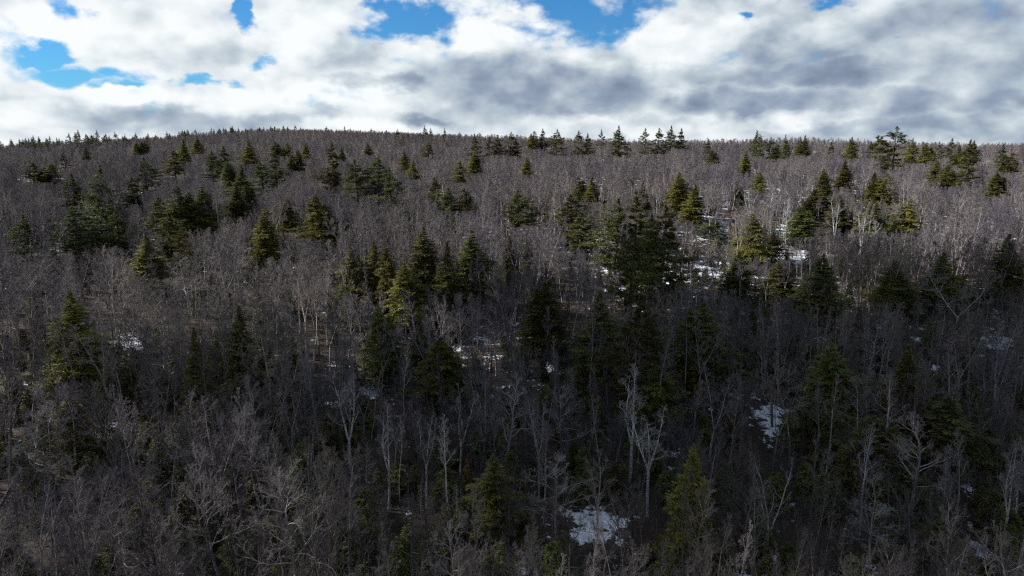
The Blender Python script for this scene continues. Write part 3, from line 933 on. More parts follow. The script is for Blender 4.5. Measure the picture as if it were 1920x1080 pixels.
# ------------------------------------------------------------------ evergreens read from the photograph
# kind, prototype, pixel of the top, crown width in pixels, height in metres (or None: from the distance), distance (or None), label, tint
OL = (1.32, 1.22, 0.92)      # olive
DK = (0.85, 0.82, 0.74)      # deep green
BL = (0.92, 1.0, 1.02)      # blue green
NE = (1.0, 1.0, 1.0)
EVERGREENS = [
    # near
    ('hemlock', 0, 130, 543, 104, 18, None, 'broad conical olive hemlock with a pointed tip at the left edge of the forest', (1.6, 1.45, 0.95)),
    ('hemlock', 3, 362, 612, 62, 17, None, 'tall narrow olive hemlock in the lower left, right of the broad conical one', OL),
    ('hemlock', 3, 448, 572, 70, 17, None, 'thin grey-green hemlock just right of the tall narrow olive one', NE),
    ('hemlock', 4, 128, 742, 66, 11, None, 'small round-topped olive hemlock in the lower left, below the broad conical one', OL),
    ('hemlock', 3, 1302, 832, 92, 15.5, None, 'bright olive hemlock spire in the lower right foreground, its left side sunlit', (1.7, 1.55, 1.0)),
    ('hemlock', 7, 925, 850, 90, 12, None, 'sparse olive hemlock low in the foreground, left of the snow opening', (1.1, 1.1, .9)),
    ('hemlock', 2, 708, 568, 74, 15, None, 'dark hemlock in the centre with a thin birch at its right foot', DK),
    ('hemlock', 3, 786, 582, 46, 14, None, 'narrow dark hemlock right of centre-left dark hemlock, with green tip', DK),
    ('hemlock', 4, 826, 632, 92, 12, None, 'low bushy dark hemlock below the centre of the forest', DK),
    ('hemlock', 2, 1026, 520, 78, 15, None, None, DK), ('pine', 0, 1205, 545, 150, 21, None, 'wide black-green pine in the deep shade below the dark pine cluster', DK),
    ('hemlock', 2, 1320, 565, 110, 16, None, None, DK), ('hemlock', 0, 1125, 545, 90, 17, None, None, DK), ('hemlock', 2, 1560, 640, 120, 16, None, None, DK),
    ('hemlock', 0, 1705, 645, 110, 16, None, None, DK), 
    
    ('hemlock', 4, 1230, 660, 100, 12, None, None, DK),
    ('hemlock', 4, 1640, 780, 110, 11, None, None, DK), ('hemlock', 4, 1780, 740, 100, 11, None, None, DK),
    
    
    
    # middle: centre cluster
    ('hemlock', 1, 793, 424, 74, 18, None, 'tallest pointed hemlock of the dark central group', NE), ('hemlock', 2, 757, 492, 72, 14, None, 'olive-edged hemlock at the lower left of the dark central group', OL),
    ('hemlock', 3, 838, 452, 50, 17, None, 'narrow dark hemlock between the two pointed ones of the central group', DK),
    ('hemlock', 1, 884, 430, 86, 18, None, 'broad pointed dark hemlock at the right of the central group', DK),
    ('hemlock', 3, 657, 462, 48, 15, None, 'small olive hemlock left of the twin-topped one, centre left', NE), ('hemlock', 2, 700, 450, 56, 16, None, 'left half of the twin-topped olive hemlock clump, centre left', OL),
    ('hemlock', 1, 722, 456, 46, 16, None, 'right half of the twin-topped olive hemlock clump, centre left', OL), ('hemlock', 3, 955, 440, 30, 13, None, None, NE),
    ('pine', 2, 972, 353, 70, 15, None, 'dark pine with flat layered boughs standing alone in the centre', DK),
    # dark pine cluster right of centre
    ('pine', 0, 1158, 366, 84, 23, None, 'leftmost layered pine of the big dark cluster right of centre', DK), ('pine', 1, 1196, 356, 70, 24, None, 'tallest middle pine of the big dark cluster right of centre', DK),
    ('pine', 0, 1244, 382, 96, 23, None, 'rightmost broad pine of the big dark cluster right of centre', DK), ('pine', 3, 1222, 400, 60, 22, None, None, DK), ('pine', 2, 1185, 430, 90, 20, None, None, DK),
    ('pine', 2, 1075, 362, 56, 16, None, 'faint grey-green pine left of the big dark cluster', NE), ('pine', 2, 1090, 395, 60, 13, None, None, DK),
    ('hemlock', 2, 1274, 322, 56, 16, None, 'olive hemlock just above and right of the big dark cluster', OL), ('hemlock', 3, 1304, 345, 40, 15, None, None, OL),
    ('hemlock', 3, 1412, 400, 52, 15, None, 'olive hemlock beside the bright snow on the right slope', OL), ('pine', 2, 1340, 410, 50, 7, None, None, DK),
    ('hemlock', 2, 1548, 342, 76, 14, None, 'wide dark evergreen clump in the middle of the right slope', NE), ('hemlock', 2, 1575, 365, 70, 13, None, None, DK),
    ('hemlock', 3, 1640, 322, 44, 14, None, None, NE), ('hemlock', 3, 1665, 325, 40, 14, None, None, OL), ('hemlock', 3, 1640, 370, 70, 13, None, None, DK),
    ('hemlock', 4, 1708, 372, 34, 12, None, 'small yellow-green evergreen on the right slope', (1.8, 1.6, 1.0)),
    ('hemlock', 1, 1545, 474, 70, 15, None, 'dark pointed hemlock at the shadow edge, right', DK), ('hemlock', 2, 1680, 488, 90, 12, None, 'low wide dark hemlock at the shadow edge, far right', NE),
    ('hemlock', 2, 1770, 472, 84, 13, None, None, OL), ('hemlock', 0, 1893, 438, 74, 16, None, 'dark hemlock at the right edge halfway up', NE), ('hemlock', 2, 1460, 488, 60, 11, None, None, NE),
    ('hemlock', 2, 1385, 470, 60, 12, None, None, NE), ('hemlock', 2, 1500, 385, 44, 12, None, None, DK), ('hemlock', 3, 1450, 430, 36, 9, None, None, DK),
    # upper right slope
    ('pine', 0, 1826, 262, 62, 19, None, 'layered bright green pine high on the right slope', (1.35, 1.3, 1.0)), ('gaunt', 2, 1822, 253, 40, 20, 330, 'dark pine tip poking above the layered bright green pine', DK),
    ('hemlock', 2, 1800, 270, 44, 16, None, None, OL), ('hemlock', 2, 1712, 258, 50, 15, None, 'rounded olive evergreen below the two-stemmed skyline pine', OL), ('hemlock', 2, 1736, 268, 46, 15, None, None, OL),
    ('hemlock', 2, 1757, 302, 44, 12, None, None, OL), ('hemlock', 2, 1778, 308, 44, 12, None, None, NE), ('hemlock', 4, 1870, 322, 44, 12, None, None, DK), ('hemlock', 3, 1900, 285, 40, 14, None, None, OL),
    ('hemlock', 2, 1458, 270, 30, 13, None, None, NE), ('hemlock', 2, 1476, 262, 30, 14, None, None, OL), ('hemlock', 3, 1597, 264, 30, 15, None, None, OL), ('hemlock', 3, 1585, 300, 36, 14, None, None, OL),
    ('hemlock', 3, 1399, 284, 24, 13, None, None, OL), ('hemlock', 3, 1335, 280, 22, 11, None, None, NE), ('hemlock', 4, 1425, 322, 26, 10, None, None, OL), ('hemlock', 2, 1510, 262, 32, 14, None, None, OL),
    ('hemlock', 3, 1545, 315, 30, 13, None, None, OL), ('hemlock', 3, 1385, 340, 26, 11, None, None, NE), ('hemlock', 3, 1665, 290, 22, 11, None, None, NE), ('hemlock', 3, 1110, 330, 28, 12, None, None, OL),
    ('hemlock', 3, 1205, 342, 32, 12, None, None, NE),
    # centre top
    ('hemlock', 1, 1002, 245, 52, 19, None, 'olive evergreen at the left of the tight trio near the skyline', OL), ('pine', 3, 1018, 240, 44, 21, None, 'dark middle tree of the tight trio near the skyline', NE),
    ('pine', 0, 1043, 241, 54, 21, None, 'ragged dark pine at the right of the tight trio near the skyline', NE),
    ('hemlock', 3, 988, 295, 24, 11, None, None, OL), ('hemlock', 3, 890, 284, 32, 14, None, 'olive evergreen below the lone skyline pine', OL), ('hemlock', 3, 862, 300, 28, 13, None, None, OL),
    ('pine', 3, 802, 264, 26, 15, None, None, NE), ('hemlock', 3, 757, 283, 24, 13, None, None, OL), ('hemlock', 3, 775, 300, 24, 12, None, None, OL), ('hemlock', 3, 815, 330, 26, 11, None, None, NE),
    ('hemlock', 2, 870, 352, 34, 10, None, None, DK), ('hemlock', 3, 840, 350, 30, 10, None, None, NE), ('hemlock', 3, 1085, 330, 26, 10, None, None, NE),
    # left of centre pines
    ('pine', 3, 621, 263, 70, 23, None, 'tall ragged olive pine with a pointed top, left of the dark twin pines', OL), ('pine', 2, 668, 297, 50, 18, None, 'left pine of the dark broad pine clump, centre left', NE),
    ('pine', 2, 706, 292, 56, 19, None, 'middle tallest pine of the dark broad pine clump, centre left', NE), ('pine', 3, 732, 312, 40, 18, None, 'right narrow pine of the dark broad pine clump, centre left', DK),
    ('hemlock', 2, 590, 362, 68, 16, None, 'leaning olive hemlock under the tall ragged pine', OL), ('hemlock', 3, 536, 368, 36, 13, None, None, OL), ('hemlock', 1, 497, 388, 54, 17, None, 'dark conical hemlock with an olive left edge, left of centre', OL),
    ('hemlock', 2, 272, 437, 56, 13, None, 'rounded olive hemlock standing alone on the left slope', OL), ('pine', 3, 338, 420, 34, 13, None, 'small pale olive pine right of the rounded hemlock', OL),
    # left slope
    ('pine', 1, 186, 308, 54, 20, None, 'tall layered blue-green pine on the left slope', BL), ('pine', 0, 132, 323, 36, 16, None, 'smaller layered pine left of the tall blue-green one', BL),
    ('pine', 2, 141, 384, 60, 16, None, 'wide pale-tipped pine low on the left slope', BL), ('pine', 0, 185, 368, 52, 16, None, 'pine directly under the tall layered blue-green one', BL), ('pine', 3, 215, 390, 40, 15, None, None, DK),
    ('pine', 3, 40, 400, 42, 15, None, 'pale pine near the left edge, halfway up', BL), ('pine', 2, 58, 304, 28, 11, None, None, NE), ('hemlock', 2, 95, 305, 34, 11, None, None, OL),
    ('pine', 3, 270, 293, 38, 17, None, 'grey-green pine high on the left slope', BL), ('hemlock', 2, 254, 266, 20, 13, None, None, OL), ('hemlock', 3, 272, 262, 18, 14, None, None, NE),
    ('pine', 2, 326, 280, 46, 16, None, 'left end of the olive evergreen clump high on the left', OL), ('hemlock', 2, 343, 260, 44, 17, None, 'middle of the olive evergreen clump high on the left', OL), ('hemlock', 1, 368, 254, 42, 18, None, 'right end of the olive evergreen clump high on the left', OL),
    ('pine', 3, 395, 282, 34, 16, None, None, NE), ('pine', 3, 418, 272, 34, 17, None, None, BL), ('hemlock', 0, 465, 262, 46, 18, None, 'tall olive hemlock right of the high clump on the left', OL), ('hemlock', 2, 452, 308, 56, 15, None, None, NE),
    ('pine', 3, 515, 282, 46, 17, None, 'dark grey pine between the tall olive hemlock and the ragged pine', DK), ('pine', 2, 490, 300, 46, 15, None, None, BL), ('hemlock', 3, 558, 280, 34, 15, None, None, DK),
    ('hemlock', 1, 331, 348, 54, 17, None, 'dark hemlock in the middle of the left slope', DK), ('pine', 2, 298, 368, 52, 14, None, None, NE), ('hemlock', 2, 376, 348, 58, 16, None, None, OL), ('hemlock', 3, 442, 343, 38, 14, None, None, DK),
    ('hemlock', 4, 460, 345, 30, 11, None, None, DK), ('pine', 3, 315, 395, 44, 14, None, None, DK), ('hemlock', 3, 425, 300, 30, 14, None, None, NE), ('pine', 3, 245, 330, 30, 13, None, None, NE),
    ('hemlock', 2, 515, 265, 24, 13, None, None, NE), ('hemlock', 2, 538, 268, 20, 12, None, None, OL), ('hemlock', 3, 572, 268, 20, 13, None, None, OL), ('hemlock', 3, 690, 268, 20, 11, None, None, NE),
    ('hemlock', 3, 640, 275, 18, 11, None, None, NE), ('pine', 3, 160, 275, 18, 12, None, None, NE), ('pine', 3, 120, 285, 18, 11, None, None, NE),
    # skyline, right half
    ('gaunt', 2, 890, 239, 30, None, 400, 'lone dark pine breaking the skyline left of the centre', DK), ('gaunt', 0, 931, 243, 28, None, 470, 'thin see-through pine on the skyline, right of the lone dark one', DK),
    ('gaunt', 2, 956, 242, 24, None, 470, 'narrow pine on the skyline left of the tight trio', DK), ('gaunt', 2, 968, 250, 18, None, 470, None, DK), ('gaunt', 2, 917, 253, 20, None, 470, None, DK),
    ('gaunt', 2, 1083, 240, 22, None, 440, None, DK), ('gaunt', 0, 1100, 239, 26, None, 440, None, DK), ('gaunt', 2, 1128, 236, 18, None, 470, 'very thin dark pine between two stout ones on the skyline', DK),
    ('pine', 3, 1160, 234, 36, None, 400, 'stout bushy pine on the skyline right of the centre', NE), ('gaunt', 0, 1211, 232, 28, None, 470, 'gaunt sparse pine, tallest of the skyline row right of centre', NE),
    ('gaunt', 2, 1234, 234, 30, None, 470, 'second pine of the skyline row right of centre', NE), ('pine', 3, 1259, 234, 24, None, 470, 'third dark pine of the skyline row right of centre', DK), ('pine', 3, 1278, 239, 22, None, 470, 'last shorter pine of the skyline row right of centre', DK),
    ('gaunt', 2, 1328, 249, 14, None, 480, None, DK), ('pine', 3, 1421, 243, 28, None, 450, 'dense pine with layered top on the right skyline', NE), ('gaunt', 2, 1445, 249, 20, None, 450, None, NE), ('gaunt', 2, 1475, 247, 12, None, 460, None, NE),
    ('gaunt', 2, 1502, 244, 14, None, 470, 'left of two close dark pines on the right skyline', DK), ('gaunt', 2, 1509, 242, 16, None, 470, 'right of two close dark pines on the right skyline', DK),
    ('gaunt', 1, 1679, 235, 44, 24, 330, 'two-stemmed gaunt pine with open boughs, tallest on the right skyline', DK),
    ('gaunt', 2, 1762, 257, 16, None, 430, None, DK), ('gaunt', 2, 1786, 253, 22, None, 430, None, DK), ('gaunt', 2, 1883, 261, 20, None, 430, None, DK), ('pine', 3, 1600, 255, 20, None, 440, None, NE), ('gaunt', 2, 1632, 257, 16, None, 440, None, DK),
    ('gaunt', 2, 1560, 257, 14, None, 440, None, NE),
]


def zone(px, py):
    """Where in the forest a tree's top shows, in words."""
    if py < 262 and px > 880:
        return 'poking above the right-hand skyline'
    if py < 262:
        return 'on the far left skyline ridge'
    side = 'left' if px < 480 else ('centre left' if px < 960 else ('centre right' if px < 1400 else 'right'))
    band = 'high on the %s slope' if py < 340 else ('halfway down the %s slope' if py < 520 else ('low on the %s slope' if py < 740 else 'in the %s foreground'))
    return band % side


rnd = random.Random(7)
MARKS = []       # trees that anyone can find: pixel of the top and a short name
SAME = {}        # label -> trees that share it so far


def short_name(label):
    t = label.split(',')[0].split(' with ')[0].split()[:6]
    while t[-1] in ('of', 'the', 'in', 'at', 'on', 'a', 'by', 'and', 'to', 'between', 'just', 'two', 'under', 'above', 'below', 'over', 'near', 'beside', 'big', 'right', 'left', 'tight', 'dark', 'high', 'lower', 'low', 'rising', 'its', 'central', 'broad', 'deep', 'skyline', 'standing', 'directly', 'poking', 'white', 'behind', 'down', 'olive', 'dark'):
        t.pop()
    return ' '.join(t)


def beside(px, py):
    mx, my, nm = min(MARKS, key=lambda m: (m[0] - px) ** 2 + (m[1] - py) ** 2)
    dx, dy = px - mx, py - my
    if abs(dx) > abs(dy) * 0.8:
        return ('right of the ' if dx > 0 else 'left of the ') + nm
    return ('below the ' if dy > 0 else 'above the ') + nm


ORD = ['leftmost', 'second from left', 'third from left', 'fourth from left', 'fifth from left', 'sixth from left', 'seventh from left', 'eighth from left', 'ninth from left', 'tenth from left', 'eleventh from left', 'twelfth from left', 'thirteenth from left', 'fourteenth from left', 'fifteenth from left', 'sixteenth from left']


def settle_labels():
    for lab, trees in SAME.items():
        trees.sort(key=lambda t: t[0])
        for i, (px, o) in enumerate(trees):
            o['label'] = lab if len(trees) == 1 else (lab + ', ' + ORD[i] if len(trees) <= 16 else lab)


PENDING = []     # evergreens still to be described by what stands beside them
SHOWN = []       # pixel, half width, lowest row and depth of each tree that stands out
for (kind, which, px, py, wpx, h, dist, label, tint) in EVERGREENS:
    if kind == 'hemlock' and (label is None or wpx < 60):
        which = rnd.choice([which, 5, 5, 6, 7, 2, 2, 3])
    if kind == 'pine':
        which = rnd.choice([which, which, 4, 0])
    if kind == 'gaunt' and which != 1:
        which = rnd.choice([0, 2, 3])
        py += rnd.uniform(3, 11)
        wpx *= rnd.uniform(0.85, 1.2)
    d = pix_dir(px, py)
    if dist is None:
        p = hit_ground(px, py, h)
        if p is None:
            p = (d[0] * 480, d[1] * 480)
            h = CAMZ + d[2] * 480 - float(ground_z(*p))
        x, y = p
    else:
        t = dist / math.hypot(d[0], d[1])
        x, y = d[0] * t, d[1] * t
        hh = CAMZ + d[2] * t - float(ground_z(x, y))
        h = max(6.0, hh)
    pr = PROTO[kind][which % len(PROTO[kind])]
    dd = math.hypot(x, y)
    sxy = min(max((1.2 if dd < 130 else 1.42) * wpx * dd / FPX / pr['w'], 0.28), 1.9)
    sz = h / pr['h']
    noun = 'evergreen'
    grp = 'evergreens ' + zone(px, py)
    own = label is not None
    if own:
        MARKS.append((px, py, short_name(label)))
    else:
        label = 'pending label'
        grp = ('hemlocks ' if kind == 'hemlock' else 'pines ') + zone(px, py)
    rz = rnd.uniform(0, 2 * PI) if not (kind == 'gaunt' and which == 1) else 0.0
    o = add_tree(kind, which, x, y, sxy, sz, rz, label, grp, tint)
    if not own:
        PENDING.append((o, px, py, 'hemlock' if kind == 'hemlock' else 'pine', tint))
    # what the photograph shows of it stays open to view
    f = project(x, y, CAMZ)[2]
    SHOWN.append((px, py, wpx * 0.5, py + min(0.72 * h * FPX / f, 1.75 * wpx), f))

# evergreens along the far ridge, left: too small to show more than their tops
far_rnd = random.Random(19)
ridge_n = 0
ridge = []
for px in np.arange(4, 880, 5.6):
    px = px + far_rnd.uniform(-3, 3)
    # the crest of the far hill in this direction, seen from the camera
    dirx = pix_dir(px, 300)
    az = math.atan2(dirx[0], dirx[1])
    rr = np.arange(420, 1500, 10.0)
    gx, gy = np.sin(az) * rr, np.cos(az) * rr
    ang = (ground_z(gx, gy) + 14 - CAMZ) / rr
    i = int(np.argmax(ang))
    if far_rnd.random() < (0.95 if px < 560 else 0.45):
        ridge.append((gx[i] + far_rnd.uniform(-8, 8), gy[i] + far_rnd.uniform(-40, 30), px))
for (x, y, px) in ridge:
    k = far_rnd.choice(['pine', 'pine', 'gaunt', 'hemlock'])
    s = far_rnd.uniform(0.9, 1.15) if px < 560 else far_rnd.uniform(0.75, 1.0)
    add_tree(k, far_rnd.choice([0, 2, 3]), x, y, s * far_rnd.uniform(0.9, 1.3), s * (0.8 if k == 'pine' else 0.9), far_rnd.uniform(0, 6.2),
             'tiny dark %s on the far left skyline ridge' % ('hemlock' if k == 'hemlock' else 'pine'),
             ('hemlocks' if k == 'hemlock' else 'pines') + ' on the far left skyline ridge', BL)

# ------------------------------------------------------------------ leafless trees read from the photograph
PA = (1, 1, 1)
BARE = [
    ('birch', 1, 1186, 688, 85, 17, 'tall pale birch with bare white top, centre right foreground', PA),
    ('birch', 2, 1222, 758, 90, 15, 'second pale birch with spreading top, just right of the tallest one', PA),
    ('birch', 0, 838, 782, 62, 14, 'slender bright white birch with brushy top, centre foreground', PA),
    ('birch', 2, 862, 722, 70, 15, 'grey birch with forked top above the slender bright white one', (.7, .7, .7)),
    ('birch', 1, 648, 690, 70, 15, 'bluish white birch left of the centre in the foreground', (.9, .9, 1)),
    ('birch', 1, 722, 758, 66, 14, 'two-stemmed birch right of the bluish white birch', (.8, .8, .85)),
    ('birch', 0, 752, 640, 40, 14, 'thin birch at the right foot of the dark central hemlock', (.85, .85, .85)),
    ('birch', 2, 796, 770, 60, 13, 'crooked forked birch between the two-stemmed and the slender white birch', (.75, .75, .75)),
    ('beech', 0, 1045, 838, 150, 12, 'wide pale-branched beech spreading over the snow opening', (.85, .85, .83)),
    ('beech', 1, 1450, 850, 110, 12.5, 'pale beech of several leaning stems, lower right foreground', (1, 1, 1)),
    ('beech', 2, 1640, 905, 140, 10, 'pale bushy beech with drooping white boughs, lower right foreground', (.9, .9, .9)),
    ('birch', 0, 1632, 800, 70, 14, 'dead-topped pale trunk rising behind the pale bushy beech', (.75, .75, .85)),
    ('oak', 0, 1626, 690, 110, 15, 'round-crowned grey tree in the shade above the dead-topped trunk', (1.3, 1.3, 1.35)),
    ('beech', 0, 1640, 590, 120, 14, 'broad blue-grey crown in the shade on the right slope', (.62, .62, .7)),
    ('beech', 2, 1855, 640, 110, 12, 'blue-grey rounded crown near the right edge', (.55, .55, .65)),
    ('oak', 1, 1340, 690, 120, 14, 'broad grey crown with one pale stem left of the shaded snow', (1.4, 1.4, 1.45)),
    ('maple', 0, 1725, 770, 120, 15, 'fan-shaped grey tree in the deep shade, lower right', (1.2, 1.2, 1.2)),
    ('beech', 2, 1880, 1010, 90, 7, 'small pale bush-like crown in the lower right corner', (1, 1, 1.05)),
    ('maple', 2, 940, 700, 120, 15, 'fan-shaped pale grey maple just right of the image centre, low down', (1.5, 1.5, 1.5)),
    ('birch', 2, 1012, 735, 60, 15, 'thin grey tree with straight stem above the wide pale beech', (.6, .6, .6)),
    ('beech', 0, 45, 762, 150, 12, 'wide bushy grey crown at the left edge', (.6, .6, .62)),
    ('beech', 0, 345, 470, 80, 13, 'pale grey rounded crown right of the rounded olive hemlock', (.85, .85, .85)),
    ('oak', 0, 930, 540, 110, 16, 'broad crown of crooked grey limbs right of the central hemlocks', (1.4, 1.4, 1.4)),
    ('beech', 2, 1810, 500, 110, 14, 'pale fan-shaped crown at the shadow edge on the right', (.85, .85, .85)),
    ('leafy', 0, 876, 852, 34, 6, 'young beech with brown leaves beside the slender bright white birch', PA),
    ('birch', 1, 1570, 365, 40, 16, None, (.8, .8, .8)), ('birch', 0, 1450, 345, 36, 16, None, (.9, .9, .9)), ('birch', 1, 1620, 390, 60, 15, None, (.8, .8, .8)),
    ('birch', 0, 1480, 370, 36, 16, None, (.9, .9, .9)), ('birch', 2, 1410, 350, 40, 16, None, (.8, .8, .8)), ('birch', 0, 1760, 360, 40, 15, None, (.8, .8, .8)),
    ('birch', 1, 1885, 600, 60, 15, None, (.7, .7, .8)), ('birch', 1, 1905, 830, 60, 14, 'pale leaning trunk at the right edge of the foreground', (.8, .8, .85)),
    ('birch', 2, 1010, 300, 30, 15, None, (.8, .8, .8)), ('birch', 0, 1660, 410, 40, 15, None, (.9, .9, .9)), ('birch', 0, 1750, 430, 40, 15, None, (.9, .9, .9)),
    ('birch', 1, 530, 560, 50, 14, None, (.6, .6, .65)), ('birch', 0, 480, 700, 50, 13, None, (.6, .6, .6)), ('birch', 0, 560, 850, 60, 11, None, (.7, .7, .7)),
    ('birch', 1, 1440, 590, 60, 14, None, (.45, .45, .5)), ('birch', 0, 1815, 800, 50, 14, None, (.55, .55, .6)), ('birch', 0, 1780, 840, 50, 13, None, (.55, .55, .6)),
]
for (kind, which, px, py, wpx, h, label, tint) in BARE:
    p = hit_ground(px, py, h)
    x, y = p
    pr = PROTO[kind][which % len(PROTO[kind])]
    sz = h / pr['h']
    sxy = min(max(wpx * math.hypot(x, y) / FPX / pr['w'], 0.6 * sz), 1.7 * sz)
    nm = NAME[kind].split('_')[0]
    own = label is not None
    if own:
        MARKS.append((px, py, short_name(label)))
    else:
        label = 'pending label'
    grp = 'pale leafless trees that stand out' if own else 'pale birches ' + zone(px, py)
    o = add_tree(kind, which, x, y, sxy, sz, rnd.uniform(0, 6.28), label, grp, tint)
    if not own:
        PENDING.append((o, px, py, 'pale birch', None))
    f = project(x, y, CAMZ)[2]
    if grp == 'pale leafless trees that stand out':
        SHOWN.append((px, py, wpx * 0.42, py + 0.6 * h * FPX / f, f))

for (o, px, py, nm, tint) in PENDING:
    look = '' if tint is None else ('olive ' if tint == OL else ('dark ' if tint == DK else 'green '))
    SAME.setdefault(look + nm + ' ' + beside(px, py), []).append((px, o))

# ------------------------------------------------------------------ the woods between
def in_view(x, y, h, margin=60):
    z = float(ground_z(x, y))
    px, pt, f = project(x, y, z + h)
    if f < 5:
        return None
    _, pb, _ = project(x, y, z)
    if px < -margin - 500 * 20 / f or px > 1920 + margin + 500 * 20 / f or pt > 1090:
        return None
    return px, pt, pb, f


def hides_snow(px, pt, pb, f, halfw, strength):
    hw = halfw * FPX / f
    for q, (sx, sy, rx, ry) in enumerate(SNOW[:strength]):
        if q < 2 and abs(px - sx) < rx * (0.6 + 0.5 * q) and pt < sy + ry * 0.8 and pb > sy - ry * 0.8:
            return 2
        if abs(px - sx) < rx * 0.8 + hw * 0.8 and pt - 5 < sy + ry * 0.6 and pb > sy - ry * 0.7:
            return True
    return False


def room_under(px, f, h, x, y, halfw=1.7):
    """The height to which a tree may grow here without covering one that stands out behind it."""
    hw = halfw * FPX / f
    z = float(ground_z(x, y))
    for (sx, sy, w, low, sf) in SHOWN:
        if sf > f + 1.0 and abs(px - sx) < w + hw:
            top = project(x, y, z + h)[1]
            if top < low:
                # lower it until its top shows below
                lo = low + 0.0
                d = (lo - CY) / FPX
                ang = math.atan(d) + R(PITCH)
                h = min(h, CAMZ - math.tan(ang) * y - z)
    return h


wood_rnd = random.Random(23)
CELL = {}


def key(x, y):
    return int(x // 4), int(y // 4)


for (x, y) in PLACED:
    CELL.setdefault(key(x, y), []).append((x, y))


def crowded(x, y, dmin):
    kx, ky = key(x, y)
    for i in (-1, 0, 1):
        for j in (-1, 0, 1):
            for (a, b) in CELL.get((kx + i, ky + j), ()):
                if (a - x) ** 2 + (b - y) ** 2 < dmin * dmin:
                    return True
    return False


_bins = {}


def crest_angle(x, y, r):
    """The highest slope of view over the woods nearer than this point."""
    b = int(round(math.degrees(math.atan2(x, y)) * 2))
    if b not in _bins:
        az = math.radians(b / 2)
        rr = np.arange(60, 1600, 10.0)
        a = (ground_z(np.sin(az) * rr, np.cos(az) * rr) + 7 - CAMZ) / rr
        _bins[b] = np.maximum.accumulate(a)
    i = int((r - 75) / 10)
    return _bins[b][min(i, len(_bins[b]) - 1)] if i >= 0 else -9


candidates = []
y = 42.0
while y < 1420:
    step = 4.3 if y < 330 else (5.4 if y < 600 else 6.6)
    half = 0.74 * y + 22
    x = -half + wood_rnd.uniform(0, step)
    while x < half:
        jx, jy = x + wood_rnd.uniform(-0.48, 0.48) * step, y + wood_rnd.uniform(-0.48, 0.48) * step
        x += step
        if crowded(jx, jy, 1.6):
            continue
        h = wood_rnd.uniform(11.5, 18.5) if jy < 300 else wood_rnd.uniform(8.5, 13.5)
        v = in_view(jx, jy, h)
        if v is None:
            continue
        hid = hides_snow(v[0], v[1], v[2], v[3], 1.0, 8)
        if hid and wood_rnd.random() < (0.82 if hid == 2 else 0.5):
            continue
        r = math.hypot(jx, jy)
        if (float(ground_z(jx, jy)) + h - CAMZ) / r < crest_angle(jx, jy, r) - 0.002:
            continue
        h2 = room_under(v[0], v[3], h, jx, jy)
        if h2 < h:
            if h2 < 5.5:
                continue
            h = h2
            v = in_view(jx, jy, h)
            if v is None:
                continue
        candidates.append((jx, jy, h) + v)
    y += step

candidates.sort(key=lambda c: c[6])
near, far = candidates[:280], candidates[280:]
for (x, y, h, px, pt, pb, f) in near:
    kind = wood_rnd.choices(['maple', 'oak', 'pole'], [0.5, 0.22, 0.28])[0]
    which = wood_rnd.randrange(9)
    pr = PROTO[kind][which % len(PROTO[kind])]
    s = h / pr['h']
    pt = max(pt, 342)
    where = zone(min(max(px, 0), 1919), pt)
    b = wood_rnd.choice([0.3, 0.4, 0.5, 0.6, 0.75, 1.0, 1.35])  # mostly low tints: foreground shade put into the bark colour
    o = add_tree(kind, which, x, y, s * wood_rnd.uniform(0.85, 1.2), s, wood_rnd.uniform(0, 6.28), 'pending label',
                 {'maple': 'grey maples ', 'oak': 'grey oaks ', 'pole': 'thin poles '}[kind] + where, (b, b * 0.985, b), (wood_rnd.gauss(0, 0.04), wood_rnd.gauss(0, 0.04)))
    SAME.setdefault({'maple': 'leafless grey maple ', 'oak': 'spreading grey oak ', 'pole': 'thin leafless pole '}[kind] + beside(px, pt), []).append((px, o))
settle_labels()

# the farther woods, one mass that nobody could count
lib = bpy.data.collections.new('far_tree_shapes')
lib2 = bpy.data.collections.new('undergrowth_shapes')


def lib_add(coll, name, me):
    o = bpy.data.objects.new(name, me)
    coll.objects.link(o)


FAR_H = []
for i, (tw, kw) in enumerate([
        (0.015, dict(H=16, crown_from=0.42, spread=0.26, n1=14, n2=7, n3=5, n4=4)),
        (0.015, dict(H=16, crown_from=0.45, spread=0.25, n1=14, n2=7, n3=5, n4=4, fork=2, fork_at=0.4)),
        (0.015, dict(H=16, crown_from=0.42, spread=0.34, n1=14, n2=7, n3=5, n4=4, ang=(35, 68), gnarl=1.3)),
        (0.015, dict(H=16, crown_from=0.52, spread=0.19, n1=12, n2=7, n3=5, n4=4, ang=(22, 45), up=0.15)),
        (0.028, dict(H=16, crown_from=0.40, spread=0.28, n1=14, n2=8, n3=7, depth=3)),
        (0.028, dict(H=16, crown_from=0.42, spread=0.30, n1=14, n2=8, n3=7, depth=3, fork=2, fork_at=0.4)),
        (0.028, dict(H=16, crown_from=0.45, spread=0.25, n1=14, n2=8, n3=7, depth=3, ang=(25, 50)))]):
    me, hh = bare_single('far_hardwood_%d' % i, 200 + i, B, T, twig_r=tw, **kw)
    lib_add(lib, 'far_%02d_hardwood' % i, me)
    FAR_H.append(hh)
for i in range(2):
    me, hh = bare_single('far_pale_%d' % i, 250 + i, M['pale'], T, twig_r=0.015, H=16, crown_from=0.5, spread=0.18, n1=11, n2=6, n3=5, n4=3, ang=(22, 42), up=0.15, base_r=0.13)
    lib_add(lib, 'far_%02d_pale_hardwood' % (7 + i), me)
    FAR_H.append(hh)
for i in range(3):
    me, hh = bare_single('sapling_%d' % i, 300 + i, B, T, twig_r=0.009, H=6.0, crown_from=0.2, spread=0.34, n1=14, n2=6, n3=4, depth=3, base_r=0.04, ang=(25, 60))
    lib_add(lib2, 'sapling_%02d' % i, me)
